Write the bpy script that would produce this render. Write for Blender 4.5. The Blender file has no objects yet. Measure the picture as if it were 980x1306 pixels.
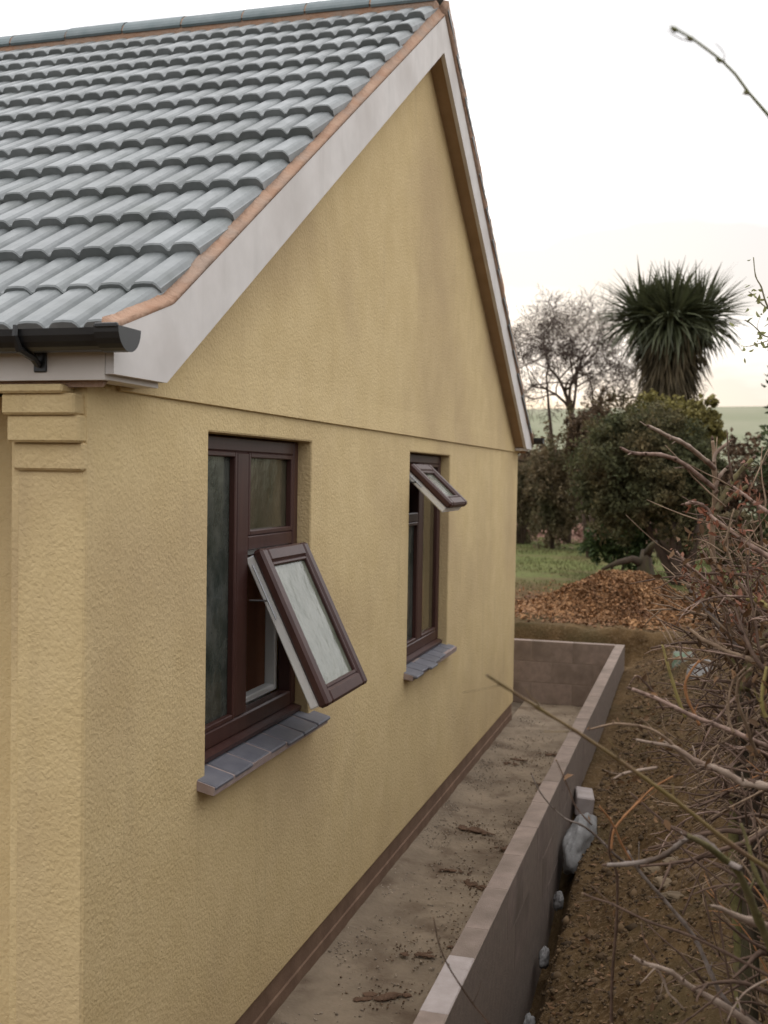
import bpy, bmesh, math, random
import numpy as np
from mathutils import Vector, Matrix, noise as mnoise

# ------------------------------------------------------------------ camera, sky, sun
scene = bpy.context.scene
COL = scene.collection
cam_d = bpy.data.cameras.new("camera")
cam_d.sensor_fit = 'VERTICAL'; cam_d.sensor_height = 24.0
cam_d.lens = 24.0 * 1403.454 / 1306.0
cam_d.dof.use_dof = True; cam_d.dof.focus_distance = 4.2; cam_d.dof.aperture_fstop = 2.8
cam_d.clip_start = 0.05; cam_d.clip_end = 5000
cam = bpy.data.objects.new("camera", cam_d); COL.objects.link(cam)
yaw, pitch, roll = math.radians(16.13), math.radians(-1.882), math.radians(0.934)
fw = Vector((-math.sin(yaw)*math.cos(pitch), math.cos(yaw)*math.cos(pitch), math.sin(pitch)))
rt = fw.cross(Vector((0, 0, 1))).normalized(); up = rt.cross(fw)
r2 = rt*math.cos(roll) + up*math.sin(roll); u2 = -rt*math.sin(roll) + up*math.cos(roll)
cam.matrix_world = Matrix(((r2.x, u2.x, -fw.x, 1.819), (r2.y, u2.y, -fw.y, 0), (r2.z, u2.z, -fw.z, 2.3), (0, 0, 0, 1)))
scene.camera = cam

SUN_EL, SUN_AZ = math.radians(9), math.radians(10)      # azimuth measured from +Y towards -X
sun_dir = Vector((-math.sin(SUN_AZ)*math.cos(SUN_EL), math.cos(SUN_AZ)*math.cos(SUN_EL), math.sin(SUN_EL)))
sl = bpy.data.lights.new("sun", 'SUN'); sl.energy = 0.5; sl.angle = math.radians(14); sl.color = (1, .86, .68)
so = bpy.data.objects.new("sun", sl); COL.objects.link(so)
so.rotation_euler = sun_dir.to_track_quat('Z', 'Y').to_euler(); so.location = (-3, 30, 20)

world = bpy.data.worlds.new("World"); scene.world = world; world.use_nodes = True
wn, wl = world.node_tree.nodes, world.node_tree.links
wn.clear()
def wnode(t, **k):
    n = wn.new(t)
    for a, v in k.items(): setattr(n, a, v)
    return n
def wmath(op, a, b=None, clamp=False):
    n = wnode('ShaderNodeMath', operation=op, use_clamp=clamp)
    for i, v in enumerate((a, b)):
        if v is None: continue
        if isinstance(v, (int, float)): n.inputs[i].default_value = v
        else: wl.new(v, n.inputs[i])
    return n.outputs[0]
tc = wnode('ShaderNodeTexCoord')
sep = wnode('ShaderNodeSeparateXYZ'); wl.new(tc.outputs['Generated'], sep.inputs[0])
zc = wmath('MAXIMUM', sep.outputs[2], 0.0)
sky = wnode('ShaderNodeTexSky', sky_type='NISHITA', sun_disc=False, sun_elevation=SUN_EL,
            sun_rotation=-SUN_AZ, air_density=1.0, dust_density=1.2, ozone_density=1.0)
# overcast deck: brighter overhead, a little brighter on the side of the low sun, broken by soft grey clouds
deck = wmath('ADD', wmath('MULTIPLY', zc, 11.0), 5.9)
side = wmath('ADD', wmath('MULTIPLY', sep.outputs[1], 0.12), 1.0)
side = wmath('SUBTRACT', side, wmath('MULTIPLY', sep.outputs[0], 0.05))
mp = wnode('ShaderNodeMapping'); mp.inputs['Scale'].default_value = (1.6, 1.6, 6.0); mp.inputs['Location'].default_value = (0.708, 4.346, 2.462)
wl.new(tc.outputs['Generated'], mp.inputs[0])
nz = wnode('ShaderNodeTexNoise'); nz.inputs['Scale'].default_value = 2.1; nz.inputs['Detail'].default_value = 5; nz.inputs['Roughness'].default_value = .48
wl.new(mp.outputs[0], nz.inputs['Vector'])
cm = wnode('ShaderNodeMapRange'); cm.inputs[1].default_value = .36; cm.inputs[2].default_value = .60; cm.inputs[3].default_value = .58; cm.inputs[4].default_value = 1.15
wl.new(nz.outputs[0], cm.inputs[0])
val = wmath('MULTIPLY', wmath('MULTIPLY', deck, side), cm.outputs[0])
tint = wnode('ShaderNodeMixRGB'); tint.inputs[1].default_value = (.945, .96, 1.0, 1); tint.inputs[2].default_value = (1.0, .99, 1.0, 1)
wl.new(cm.outputs[0], tint.inputs[0])
vm = wnode('ShaderNodeVectorMath', operation='SCALE'); wl.new(tint.outputs[0], vm.inputs[0]); wl.new(val, vm.inputs['Scale'])
sv = wnode('ShaderNodeVectorMath', operation='SCALE'); wl.new(sky.outputs[0], sv.inputs[0]); sv.inputs['Scale'].default_value = 0.07
av = wnode('ShaderNodeVectorMath', operation='ADD'); wl.new(vm.outputs[0], av.inputs[0]); wl.new(sv.outputs[0], av.inputs[1])
bg = wnode('ShaderNodeBackground'); bg.inputs[1].default_value = 0.11
wl.new(av.outputs[0], bg.inputs[0])
wo = wnode('ShaderNodeOutputWorld'); wl.new(bg.outputs[0], wo.inputs[0])

scene.view_settings.view_transform = 'Standard'; scene.view_settings.look = 'None'
scene.view_settings.exposure = 0.48; scene.view_settings.gamma = 1.0; scene.view_settings.use_curve_mapping = False
scene.cycles.max_bounces = 8; scene.cycles.use_denoising = True

rng = random.Random(7); nr = np.random.default_rng(7)

# ------------------------------------------------------------------ materials
MATS = {}
def lin(r, g, b):
    f = lambda c: (c/255/12.92) if c/255 <= .04045 else ((c/255+.055)/1.055)**2.4
    return (f(r), f(g), f(b), 1)
def mat(name, c1, c2=None, scale=8, rough=.85, bump=0, bscale=40, bdist=.005, detail=6, c3=None, s3=1.0, f3=(.45, .7),
        rnd=0.0, metallic=0, spec=.35, stretch=(1, 1, 1), island=0.0, coords='Object', bump2=None, transl=0, voro=False, streak=None):
    m = bpy.data.materials.new(name); m.use_nodes = True
    n, l = m.node_tree.nodes, m.node_tree.links
    bs = n['Principled BSDF']; bs.inputs['Roughness'].default_value = rough; bs.inputs['Metallic'].default_value = metallic
    bs.inputs['Specular IOR Level'].default_value = spec
    t = n.new('ShaderNodeTexCoord'); mpn = n.new('ShaderNodeMapping'); mpn.inputs['Scale'].default_value = stretch
    oi = n.new('ShaderNodeObjectInfo')
    l.new(t.outputs[coords], mpn.inputs[0])
    off = n.new('ShaderNodeVectorMath'); off.operation = 'SCALE'; off.inputs[0].default_value = (17, 31, 23)
    l.new(oi.outputs['Random'], off.inputs['Scale'])
    ad = n.new('ShaderNodeVectorMath'); ad.operation = 'ADD'; l.new(mpn.outputs[0], ad.inputs[0]); l.new(off.outputs[0], ad.inputs[1])
    vec = ad.outputs[0]
    c1 = tuple(c1)+(1,) if len(c1) == 3 else c1
    c2 = c1 if c2 is None else (tuple(c2)+(1,) if len(c2) == 3 else c2)
    a = n.new('ShaderNodeTexNoise'); a.inputs['Scale'].default_value = scale; a.inputs['Detail'].default_value = detail
    a.inputs['Roughness'].default_value = .62
    l.new(vec, a.inputs['Vector'])
    rp = n.new('ShaderNodeMapRange'); rp.inputs[1].default_value = .33; rp.inputs[2].default_value = .67
    l.new(a.outputs[0], rp.inputs[0])
    mx = n.new('ShaderNodeMixRGB'); mx.inputs[1].default_value = c1; mx.inputs[2].default_value = c2
    l.new(rp.outputs[0], mx.inputs[0]); col = mx.outputs[0]
    if c3 is not None:
        c3 = tuple(c3)+(1,) if len(c3) == 3 else c3
        a3 = n.new('ShaderNodeTexNoise'); a3.inputs['Scale'].default_value = s3; a3.inputs['Detail'].default_value = 5
        l.new(vec, a3.inputs['Vector'])
        r3 = n.new('ShaderNodeMapRange'); r3.inputs[1].default_value = f3[0]; r3.inputs[2].default_value = f3[1]
        l.new(a3.outputs[0], r3.inputs[0])
        m3 = n.new('ShaderNodeMixRGB'); m3.inputs[2].default_value = c3
        l.new(r3.outputs[0], m3.inputs[0]); l.new(col, m3.inputs[1]); col = m3.outputs[0]
    if streak:      # rain streaks and grime: a noise drawn out vertically
        sm = n.new('ShaderNodeMapping'); sm.inputs['Scale'].default_value = (5.5, 5.5, .55); l.new(t.outputs[coords], sm.inputs[0])
        sn = n.new('ShaderNodeTexNoise'); sn.inputs['Scale'].default_value = 1.3; sn.inputs['Detail'].default_value = 7; sn.inputs['Roughness'].default_value = .6; l.new(sm.outputs[0], sn.inputs['Vector'])
        sr = n.new('ShaderNodeMapRange'); sr.inputs[1].default_value = .56; sr.inputs[2].default_value = .80; sr.inputs[4].default_value = .45; l.new(sn.outputs[0], sr.inputs[0])
        sx_ = n.new('ShaderNodeMixRGB'); sx_.inputs[2].default_value = tuple(streak)+(1,); l.new(sr.outputs[0], sx_.inputs[0]); l.new(col, sx_.inputs[1]); col = sx_.outputs[0]
    if rnd or island:
        hs = n.new('ShaderNodeHueSaturation'); l.new(col, hs.inputs['Color'])
        mr = n.new('ShaderNodeMapRange'); k = rnd or island
        mr.inputs[3].default_value = 1-k; mr.inputs[4].default_value = 1+k
        if island:
            g = n.new('ShaderNodeNewGeometry'); l.new(g.outputs['Random Per Island'], mr.inputs[0])
        else: l.new(oi.outputs['Random'], mr.inputs[0])
        l.new(mr.outputs[0], hs.inputs['Value']); col = hs.outputs[0]
    l.new(col, bs.inputs['Base Color'])
    if bump:
        b = n.new('ShaderNodeBump'); b.inputs['Strength'].default_value = bump; b.inputs['Distance'].default_value = bdist
        if voro:
            t1 = n.new('ShaderNodeTexNoise'); t1.inputs['Scale'].default_value = bscale; t1.inputs['Detail'].default_value = 3; t1.inputs['Distortion'].default_value = .9
            t2 = n.new('ShaderNodeTexVoronoi'); t2.inputs['Scale'].default_value = bscale*1.1; t2.feature = 'SMOOTH_F1'
            l.new(vec, t1.inputs['Vector']); l.new(vec, t2.inputs['Vector'])
            mm = n.new('ShaderNodeMath'); mm.operation = 'SUBTRACT'; l.new(t1.outputs[0], mm.inputs[0])
            m2 = n.new('ShaderNodeMath'); m2.operation = 'MULTIPLY'; m2.inputs[1].default_value = .6; l.new(t2.outputs['Distance'], m2.inputs[0])
            l.new(m2.outputs[0], mm.inputs[1]); l.new(mm.outputs[0], b.inputs['Height'])
        else:
            t1 = n.new('ShaderNodeTexNoise'); t1.inputs['Scale'].default_value = bscale; t1.inputs['Detail'].default_value = 5
            l.new(vec, t1.inputs['Vector']); l.new(t1.outputs[0], b.inputs['Height'])
        l.new(b.outputs[0], bs.inputs['Normal'])
    if transl:
        tr = n.new('ShaderNodeBsdfTranslucent'); l.new(col, tr.inputs[0])
        ms = n.new('ShaderNodeMixShader'); ms.inputs[0].default_value = transl
        l.new(bs.outputs[0], ms.inputs[1]); l.new(tr.outputs[0], ms.inputs[2])
        l.new(ms.outputs[0], n['Material Output'].inputs[0])
    MATS[name] = m
    return m

M_RENDER = mat('roughcast_cream', (.585, .445, .232), (.64, .495, .27), scale=5, rough=.93, bump=.55, bscale=66, bdist=.007, spec=.15, voro=True,
               c3=(.45, .33, .19), s3=.8, f3=(.46, .80), streak=(.43, .32, .185))
M_SOFFIT = mat('soffit_board', (.32, .215, .125), (.38, .26, .16), scale=6, rough=.7, bump=.1)
M_BARGE = mat('barge_white', (.60, .565, .535), (.69, .65, .62), scale=4, rough=.6, bump=.12, bscale=60, bdist=.002, c3=(.50, .455, .42), s3=2.2, f3=(.48, .78), streak=(.44, .41, .38))
M_FASCIA = mat('fascia_white', (.60, .55, .50), (.66, .61, .56), scale=4, rough=.6)
M_TILE = mat('slate_grey_tile', (.150, .163, .164), (.215, .228, .228), scale=11, rough=.45, bump=.25, bscale=120, bdist=.002, rnd=.11, spec=.5,
             c3=(.11, .122, .115), s3=4, f3=(.48, .78))
M_RIDGE = mat('ridge_grey', (.115, .15, .155), (.165, .195, .20), scale=9, rough=.55, bump=.2, rnd=.15)
M_MORTAR = mat('verge_mortar', (.31, .18, .115), (.38, .25, .175), scale=9, rough=.95, bump=.9, bscale=40, bdist=.012, c3=(.30, .22, .17), s3=5)
M_GUTTER = mat('black_gutter', (.012, .012, .013), (.02, .02, .02), rough=.38, spec=.5)
M_PVC = mat('rosewood_pvc', (.045, .017, .014), (.065, .027, .021), scale=3, rough=.42, spec=.4, stretch=(8, 8, 1), bump=.05)
M_WHITE = mat('white_pvc', (.72, .72, .70), (.78, .77, .75), rough=.35, spec=.5)
M_DARKGAP = mat('gasket', (.012, .012, .012), rough=.5)
M_STEEL = mat('steel_stay', (.22, .22, .22), rough=.35, metallic=.9)
M_BRICK = mat('plinth_brown', (.125, .074, .047), (.185, .115, .074), scale=7, rough=.9, bump=.4, bscale=60, rnd=.10)
M_SILL = mat('sill_blue_grey', (.105, .105, .125), (.15, .148, .165), scale=9, rough=.5, bump=.2, bscale=80, bdist=.002, rnd=.14)
M_BED = mat('sill_bed', (.27, .20, .18), (.36, .285, .255), scale=14, rough=.95, bump=.4, bscale=60)
M_BLOCK = mat('concrete_block', (.205, .155, .128), (.27, .208, .172), scale=16, rough=.95, bump=.5, bscale=140, bdist=.004, rnd=.04, c3=(.15, .115, .09), s3=3)
M_BLOCK2 = mat('concrete_block_pale', (.295, .25, .23), (.36, .31, .29), scale=16, rough=.95, bump=.4, bscale=140, bdist=.003)
M_JOINT = mat('joint_mortar', (.19, .147, .118), (.24, .187, .15), scale=20, rough=.95, bump=.4, bscale=90)
M_SLAB = mat('dusty_concrete', (.155, .117, .080), (.245, .190, .132), scale=2.6, rough=.95, bump=.6, bscale=30, bdist=.012, c3=(.11, .075, .048), s3=4.5, f3=(.50, .70))
M_CLOD = mat('earth_clod', (.080, .045, .027), (.135, .08, .05), scale=20, rough=1, bump=.6, bscale=60, bdist=.01)
M_STONE = mat('pale_stone', (.145, .14, .135), (.25, .243, .235), scale=9, rough=.85, bump=.5, bscale=25, bdist=.012, c3=(.11, .10, .095), s3=4)
M_MOSSY = mat('mossy_stone', (.12, .12, .10), (.18, .19, .16), scale=7, rough=.95, bump=.5, bscale=30, bdist=.012, c3=(.10, .16, .09), s3=5)
M_STONE2 = mat('brown_stone', (.12, .085, .05), (.18, .13, .08), scale=9, rough=.9, bump=.5, bscale=40, bdist=.01, rnd=.2)
M_INT = mat('interior_terracotta', (.50, .22, .125), (.56, .27, .16), scale=3, rough=.9)
M_INTF = mat('interior_dark', (.12, .10, .09), rough=.9)
M_LEAFB = mat('dead_leaf', (.11, .058, .026), (.19, .105, .05), scale=3, rough=.8, island=.45, transl=.15)
M_LEAFH = mat('heap_leaf', (.215, .108, .045), (.29, .158, .072), scale=2, rough=.85, island=.5, c3=(.13, .06, .03), s3=1.5)
M_LEAFR = mat('red_leaf', (.25, .085, .045), (.24, .12, .075), scale=30, rough=.7, island=.4, transl=.2)
M_LEAFG = mat('pale_leaf', (.22, .24, .09), (.30, .30, .13), scale=30, rough=.7, island=.3, transl=.3)
M_GRASS = mat('grass_blade', (.11, .115, .04), (.16, .15, .06), scale=1, rough=.8, island=.35, transl=.2)

CANE = {
 'green': mat('cane_green', (.17, .125, .04), (.24, .17, .07), scale=9, rough=.6, stretch=(3, 3, 3), c3=(.20, .12, .08), s3=3),
 'grey': mat('cane_grey', (.15, .12, .10), (.27, .22, .19), scale=35, rough=.85, bump=.4, bscale=120, c3=(.07, .045, .03), s3=14),
 'pale': mat('cane_pale', (.23, .165, .12), (.36, .275, .215), scale=30, rough=.8, bump=.4, bscale=120, c3=(.16, .10, .07), s3=12, f3=(.52, .68)),
 'pink': mat('cane_pinkish', (.215, .135, .10), (.31, .215, .17), scale=30, rough=.8, bump=.5, bscale=90, c3=(.095, .055, .038), s3=22, f3=(.48, .64)),
 'tan': mat('cane_tan', (.20, .135, .085), (.30, .21, .14), scale=30, rough=.85, bump=.4, bscale=120, c3=(.10, .06, .035), s3=10),
 'brown': mat('cane_brown', (.075, .045, .03), (.13, .08, .055), scale=30, rough=.85, bump=.4, bscale=120),
 'orange': mat('cane_orange', (.24, .105, .04), (.33, .16, .07), scale=30, rough=.8, bump=.3, bscale=120),
 'yellow': mat('cane_yellow', (.20, .16, .05), (.28, .22, .08), scale=20, rough=.75, bump=.3, bscale=120),
 'moss': mat('cane_mossy', (.085, .075, .025), (.15, .125, .05), scale=25, rough=.95, bump=.6, bscale=90, c3=(.12, .085, .055), s3=8),
 'trunk': mat('bark_trunk', (.030, .020, .013), (.060, .042, .027), scale=22, rough=.95, bump=.9, bscale=60, bdist=.012, stretch=(1, 1, .25), c3=(.055, .048, .020), s3=6),
 'twig': mat('twig_grey_green', (.16, .14, .08), (.22, .20, .12), scale=20, rough=.85),
}
M_BARK = mat('tree_bark', (.065, .042, .032), (.11, .075, .055), scale=6, rough=.95, bump=.6, bscale=14, bdist=.03)
M_TWIG = mat('tree_twig', (.055, .036, .028), (.080, .054, .042), scale=2, rough=.9)
M_EVER = mat('evergreen_leaf', (.062, .070, .030), (.110, .105, .050), scale=1.6, rough=.9, island=.45, c3=(.12, .090, .042), s3=1.1, f3=(.46, .66), transl=.3)
M_OLIVE = mat('olive_leaf', (.15, .13, .035), (.21, .175, .055), scale=1.4, rough=.75, island=.4, transl=.2)
M_BUSH = mat('brown_bush_leaf', (.135, .100, .052), (.185, .138, .080), scale=1.2, rough=.85, island=.4, c3=(.085, .085, .04), s3=.9, transl=.3)
M_HEDGE = mat('hedge_leaf', (.085, .055, .032), (.13, .085, .05), scale=.8, rough=.9, island=.4, transl=.1)
M_CONIF = mat('conifer_leaf', (.035, .05, .016), (.065, .08, .028), scale=1.4, rough=.8, island=.4, transl=.1)
M_PALM = mat('palm_leaf', (.060, .070, .034), (.095, .10, .052), scale=1.5, rough=.5, island=.35, transl=.15)
M_PALMD = mat('palm_dead_leaf', (.075, .060, .034), (.12, .090, .052), scale=2, rough=.85, island=.45, transl=.1)
M_SHOOT = mat('shoot_green', (.12, .13, .035), (.16, .16, .05), scale=20, rough=.55)

def obscured_glass(name, c1, c2, sc, rough=.16, bs_=.35):
    m = mat(name, c1, c2, scale=sc, rough=rough, bump=bs_*.7, bscale=16, bdist=.012, spec=.7, stretch=(1, 1, .75), detail=6)
    return m
M_GLASS_D = obscured_glass('obscured_glass_dark', (.022, .030, .024), (.085, .090, .078), 8)
M_GLASS_M = obscured_glass('obscured_glass_mid', (.045, .042, .025), (.09, .075, .05), 6)
M_GLASS_L = obscured_glass('obscured_glass_sky_reflection', (.11, .12, .085), (.19, .195, .155), 11)  # pale mottling is the reflected sky, put into the base colour
M_GLASS_C = obscured_glass('glass_brown_reflection', (.075, .058, .03), (.13, .10, .055), 3, rough=.08, bs_=.06)  # brown reflection painted into the pane's base colour

# ------------------------------------------------------------------ mesh helpers
class MB:
    def __init__(s): s.v = []; s.f = []; s.mi = []
    def add(s, vs, fs, mi=0, M=None):
        o = len(s.v)
        s.v += [tuple(M @ Vector(p)) for p in vs] if M is not None else [tuple(p) for p in vs]
        s.f += [tuple(i+o for i in f) for f in fs]; s.mi += [mi]*len(fs)
    def box(s, a, b, bev=0.0, M=None, mi=0):
        x0, y0, z0 = [min(p, q) for p, q in zip(a, b)]; x1, y1, z1 = [max(p, q) for p, q in zip(a, b)]
        if bev <= 0:
            s.add([(x0,y0,z0),(x1,y0,z0),(x1,y1,z0),(x0,y1,z0),(x0,y0,z1),(x1,y0,z1),(x1,y1,z1),(x0,y1,z1)],
                  [(0,3,2,1),(4,5,6,7),(0,1,5,4),(1,2,6,5),(2,3,7,6),(3,0,4,7)], mi, M); return
        bm = bmesh.new(); bmesh.ops.create_cube(bm, size=1)
        for v in bm.verts: v.co = Vector(((x0+x1)/2+v.co.x*(x1-x0), (y0+y1)/2+v.co.y*(y1-y0), (z0+z1)/2+v.co.z*(z1-z0)))
        bmesh.ops.bevel(bm, geom=list(bm.edges), offset=min(bev, .45*min(x1-x0, y1-y0, z1-z0)), segments=1, affect='EDGES')
        bm.verts.index_update()
        s.add([v.co[:] for v in bm.verts], [[v.index for v in f.verts] for f in bm.faces], mi, M); bm.free()
    def prism(s, poly, ax, a, b, mi=0, M=None):
        """poly: 2D points of the two other axes (in x,y,z order), extruded along ax from a to b"""
        def pt(p, t):
            q = list(p); q.insert(ax, t); return tuple(q)
        n = len(poly); vs = [pt(p, a) for p in poly]+[pt(p, b) for p in poly]
        fs = [tuple(range(n))[::-1], tuple(range(n, 2*n))]+[(i, (i+1) % n, (i+1) % n+n, i+n) for i in range(n)]
        s.add(vs, fs, mi, M)
    def tube(s, pts, sides=6, cap=True, mi=0, jit=0):
        """pts: (x,y,z,r)"""
        P = [Vector(p[:3]) for p in pts]; n = len(P); o = len(s.v)
        T = [(P[min(i+1, n-1)]-P[max(i-1, 0)]).normalized() for i in range(n)]
        ref = Vector((0, 0, 1)) if abs(T[0].z) < .9 else Vector((1, 0, 0))
        u = T[0].cross(ref).normalized()
        for i in range(n):
            u = (u - T[i]*u.dot(T[i])).normalized(); w = T[i].cross(u)
            for k in range(sides):
                a = 2*math.pi*k/sides; r = pts[i][3]*(1+(rng.uniform(-jit, jit) if jit else 0))
                s.v.append(tuple(P[i]+(u*math.cos(a)+w*math.sin(a))*r))
        for i in range(n-1):
            for k in range(sides):
                k2 = (k+1) % sides
                s.f.append((o+i*sides+k, o+i*sides+k2, o+(i+1)*sides+k2, o+(i+1)*sides+k)); s.mi.append(mi)
        if cap:
            s.f.append(tuple(o+k for k in range(sides))[::-1]); s.mi.append(mi)
            s.f.append(tuple(o+(n-1)*sides+k for k in range(sides))); s.mi.append(mi)
    def mesh(s, name, mats, smooth=False):
        me = bpy.data.meshes.new(name); me.from_pydata(s.v, [], s.f)
        for m in (mats if isinstance(mats, (list, tuple)) else [mats]): me.materials.append(m)
        if any(s.mi): me.polygons.foreach_set('material_index', s.mi)
        bm = bmesh.new(); bm.from_mesh(me); bmesh.ops.recalc_face_normals(bm, faces=bm.faces); bm.to_mesh(me); bm.free()
        if smooth: me.polygons.foreach_set('use_smooth', [True]*len(me.polygons))
        me.update(); return me
    def build(s, name, mats, parent=None, smooth=False):
        o = bpy.data.objects.new(name, s.mesh(name, mats, smooth)); COL.objects.link(o)
        if parent is not None: put(o, parent)
        return o
def put(o, parent):
    o.parent = parent; o.matrix_parent_inverse = world_mat(parent).inverted()
def world_mat(o):
    m = o.matrix_basis.copy()
    return m if o.parent is None else world_mat(o.parent) @ o.matrix_parent_inverse @ m
def thing(name, label, cat, loc=(0, 0, 0), group=None):
    o = bpy.data.objects.new(name, None); COL.objects.link(o); o.location = loc; o.empty_display_size = .2
    return tag(o, label, cat, group)
def tag(o, label, cat, group=None):
    o['label'] = label; o['category'] = cat
    if group: o['group'] = group
    return o
def fast_mesh(name, V, F, mats, smooth=False, mi=None):
    me = bpy.data.meshes.new(name); V = np.asarray(V, np.float32); F = np.asarray(F, np.int32)
    me.vertices.add(len(V)); me.vertices.foreach_set('co', V.ravel())
    k = F.shape[1]; me.loops.add(F.size); me.loops.foreach_set('vertex_index', F.ravel())
    me.polygons.add(len(F)); me.polygons.foreach_set('loop_start', np.arange(0, F.size, k, dtype=np.int32))
    for m in (mats if isinstance(mats, (list, tuple)) else [mats]): me.materials.append(m)
    if mi is not None: me.polygons.foreach_set('material_index', np.asarray(mi, np.int32))
    if smooth: me.polygons.foreach_set('use_smooth', np.ones(len(F), bool))
    me.update(calc_edges=True); me.validate(); return me
def fast_obj(name, V, F, mats, parent=None, smooth=False, mi=None):
    o = bpy.data.objects.new(name, fast_mesh(name, V, F, mats, smooth, mi)); COL.objects.link(o)
    if parent is not None: put(o, parent)
    return o
def fbm(x, y, s=1.0, oc=4, seed=0.0):
    return mnoise.fractal(Vector((x*s+seed, y*s-seed*.7, seed)), .9, 2.1, oc)
def rand_unit(n):
    d = nr.normal(size=(n, 3)); return d/np.linalg.norm(d, axis=1, keepdims=True)
def leaves(P, size, aspect=.55, flat=0.0, N=None):
    """leaf-shaped quads (rhombus) at points P with sizes; returns V, F"""
    n = len(P); a = rand_unit(n)
    if flat:
        a[:, 2] *= (1-flat); a /= np.linalg.norm(a, axis=1, keepdims=True)
    b = rand_unit(n)
    if flat:
        b[:, 2] *= (1-flat)
    b -= a*(a*b).sum(1, keepdims=True); b /= np.linalg.norm(b, axis=1, keepdims=True)+1e-9
    c = np.cross(a, b)
    s = (size*nr.uniform(.6, 1.3, n))[:, None]
    V = np.stack([P-a*s, P+b*s*aspect+c*s*.12, P+a*s, P-b*s*aspect+c*s*.12], 1).reshape(-1, 3)
    F = np.arange(4*n).reshape(n, 4)
    return V, F

def leaves6(P, size, aspect=.5, flat=0.0):
    """curled leaf of two quads along a midrib"""
    n = len(P); a = rand_unit(n); b = rand_unit(n)
    if flat:
        a[:, 2] *= (1-flat); b[:, 2] *= (1-flat)
        a /= np.linalg.norm(a, axis=1, keepdims=True)
    b -= a*(a*b).sum(1, keepdims=True); b /= np.linalg.norm(b, axis=1, keepdims=True)+1e-9
    c = np.cross(a, b); s = (size*nr.uniform(.45, 1.35, n))[:, None]; w = s*aspect*nr.uniform(.7, 1.2, (n, 1))
    cu = s*nr.uniform(-.5, .5, (n, 1)); fo = w*nr.uniform(.1, .8, (n, 1))
    V = np.stack([P-a*s+c*cu*.6, P-a*s*.25+b*w+c*fo, P+a*s*.45+b*w*.75+c*(fo+cu*.3), P+a*s+c*cu, P+a*s*.35-b*w*.85+c*(fo+cu*.2), P-a*s*.35-b*w+c*fo], 1).reshape(-1, 3)
    i = np.arange(n)[:, None]*6
    F = np.concatenate([i+np.array([[0, 1, 2, 3]]), i+np.array([[0, 3, 4, 5]])])
    return V, F
# ------------------------------------------------------------------ ground
def smooth(a, b, t):
    t = min(1, max(0, (t-a)/(b-a))); return t*t*(3-2*t)
def ground_h(x, y):
    # garden level, rising to the field on the hill
    g = .55 + .0*y
    if y > 45: g += 17.6*smooth(55, 260, y)*(1+.0006*x)
    if y > 260: g -= (y-260)*.02
    nearg = g
    if y < 60:
        nearg += .05*fbm(x, y, .35, 3, 3.1)
    # bank beside the low wall
    fill = smooth(5.9, 7.6, y)                       # the gap beside the wall is filled further on
    bank = -.02 + .17*smooth(5.0, 8.0, y) + .10*smooth(9, 12, y)
    bank += .56*smooth(1.14, 2.25, x) + .2*smooth(2.2, 4.5, x)
    gap = 1-smooth(1.075, 1.20, x+.02*fbm(x, y, 3, 2, 6.6))
    bank -= gap*(.36*(1-fill)+.02)
    lip = 13.0 + .12*fbm(x, 0, .9, 3, 8.2) + .25*smooth(.6, 2.2, x)
    k = smooth(lip-.22, lip+.03, y) if x < 2.3 else smooth(lip-1.5, lip+.2, y)
    pit = -.42
    if y < 12.45:
        low = pit if x < 1.035 else bank
    else:
        low = bank if x > 1.035 else .12
    h = low*(1-k) + nearg*k
    if y < 18 and (x > 1.035 or y > 12.4):
        h += .035*fbm(x, y, 2.6, 4, 1.7) + .030*fbm(x, y, 7.0, 4, 5.3)
    return h
def axis_coords(fine0, fine1, step, lo, hi, grow=1.22):
    c = list(np.arange(fine0, fine1+1e-6, step)); s = step; p = fine1
    while p < hi: s *= grow; p += s; c.append(min(p, hi))
    s = step; p = fine0; left = []
    while p > lo: s *= grow; p -= s; left.append(max(p, lo))
    return left[::-1]+c
gx = axis_coords(1.0, 3.2, .035, -1500, 1500); gy = axis_coords(2.6, 14.2, .05, -900, 2200, 1.12)
GV = np.array([(x, y, ground_h(x, y)) for y in gy for x in gx])
nx_, ny_ = len(gx), len(gy)
idx = np.arange(nx_*ny_).reshape(ny_, nx_)
GF = np.stack([idx[:-1, :-1], idx[:-1, 1:], idx[1:, 1:], idx[1:, :-1]], -1).reshape(-1, 4)

gm = bpy.data.materials.new('garden_ground'); gm.use_nodes = True
n, l = gm.node_tree.nodes, gm.node_tree.links
bs = n['Principled BSDF']; bs.inputs['Roughness'].default_value = .97; bs.inputs['Specular IOR Level'].default_value = .1
geo = n.new('ShaderNodeNewGeometry'); sp = n.new('ShaderNodeSeparateXYZ'); l.new(geo.outputs['Position'], sp.inputs[0])
def gnoise(s, d=6, r=.6):
    t = n.new('ShaderNodeTexNoise'); t.inputs['Scale'].default_value = s; t.inputs['Detail'].default_value = d; t.inputs['Roughness'].default_value = r
    l.new(geo.outputs['Position'], t.inputs['Vector']); return t.outputs[0]
def gramp(v, a, b, lo=0., hi=1.):
    r = n.new('ShaderNodeMapRange'); r.inputs[1].default_value = a; r.inputs[2].default_value = b; r.inputs[3].default_value = lo; r.inputs[4].default_value = hi
    l.new(v, r.inputs[0]); return r.outputs[0]
def gmix(f, a, b):
    m = n.new('ShaderNodeMixRGB')
    for i, v in ((0, f), (1, a), (2, b)):
        if hasattr(v, 'links'): l.new(v, m.inputs[i])
        else: m.inputs[i].default_value = v if not isinstance(v, tuple) else v+(1,)
    return m.outputs[0]
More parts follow.
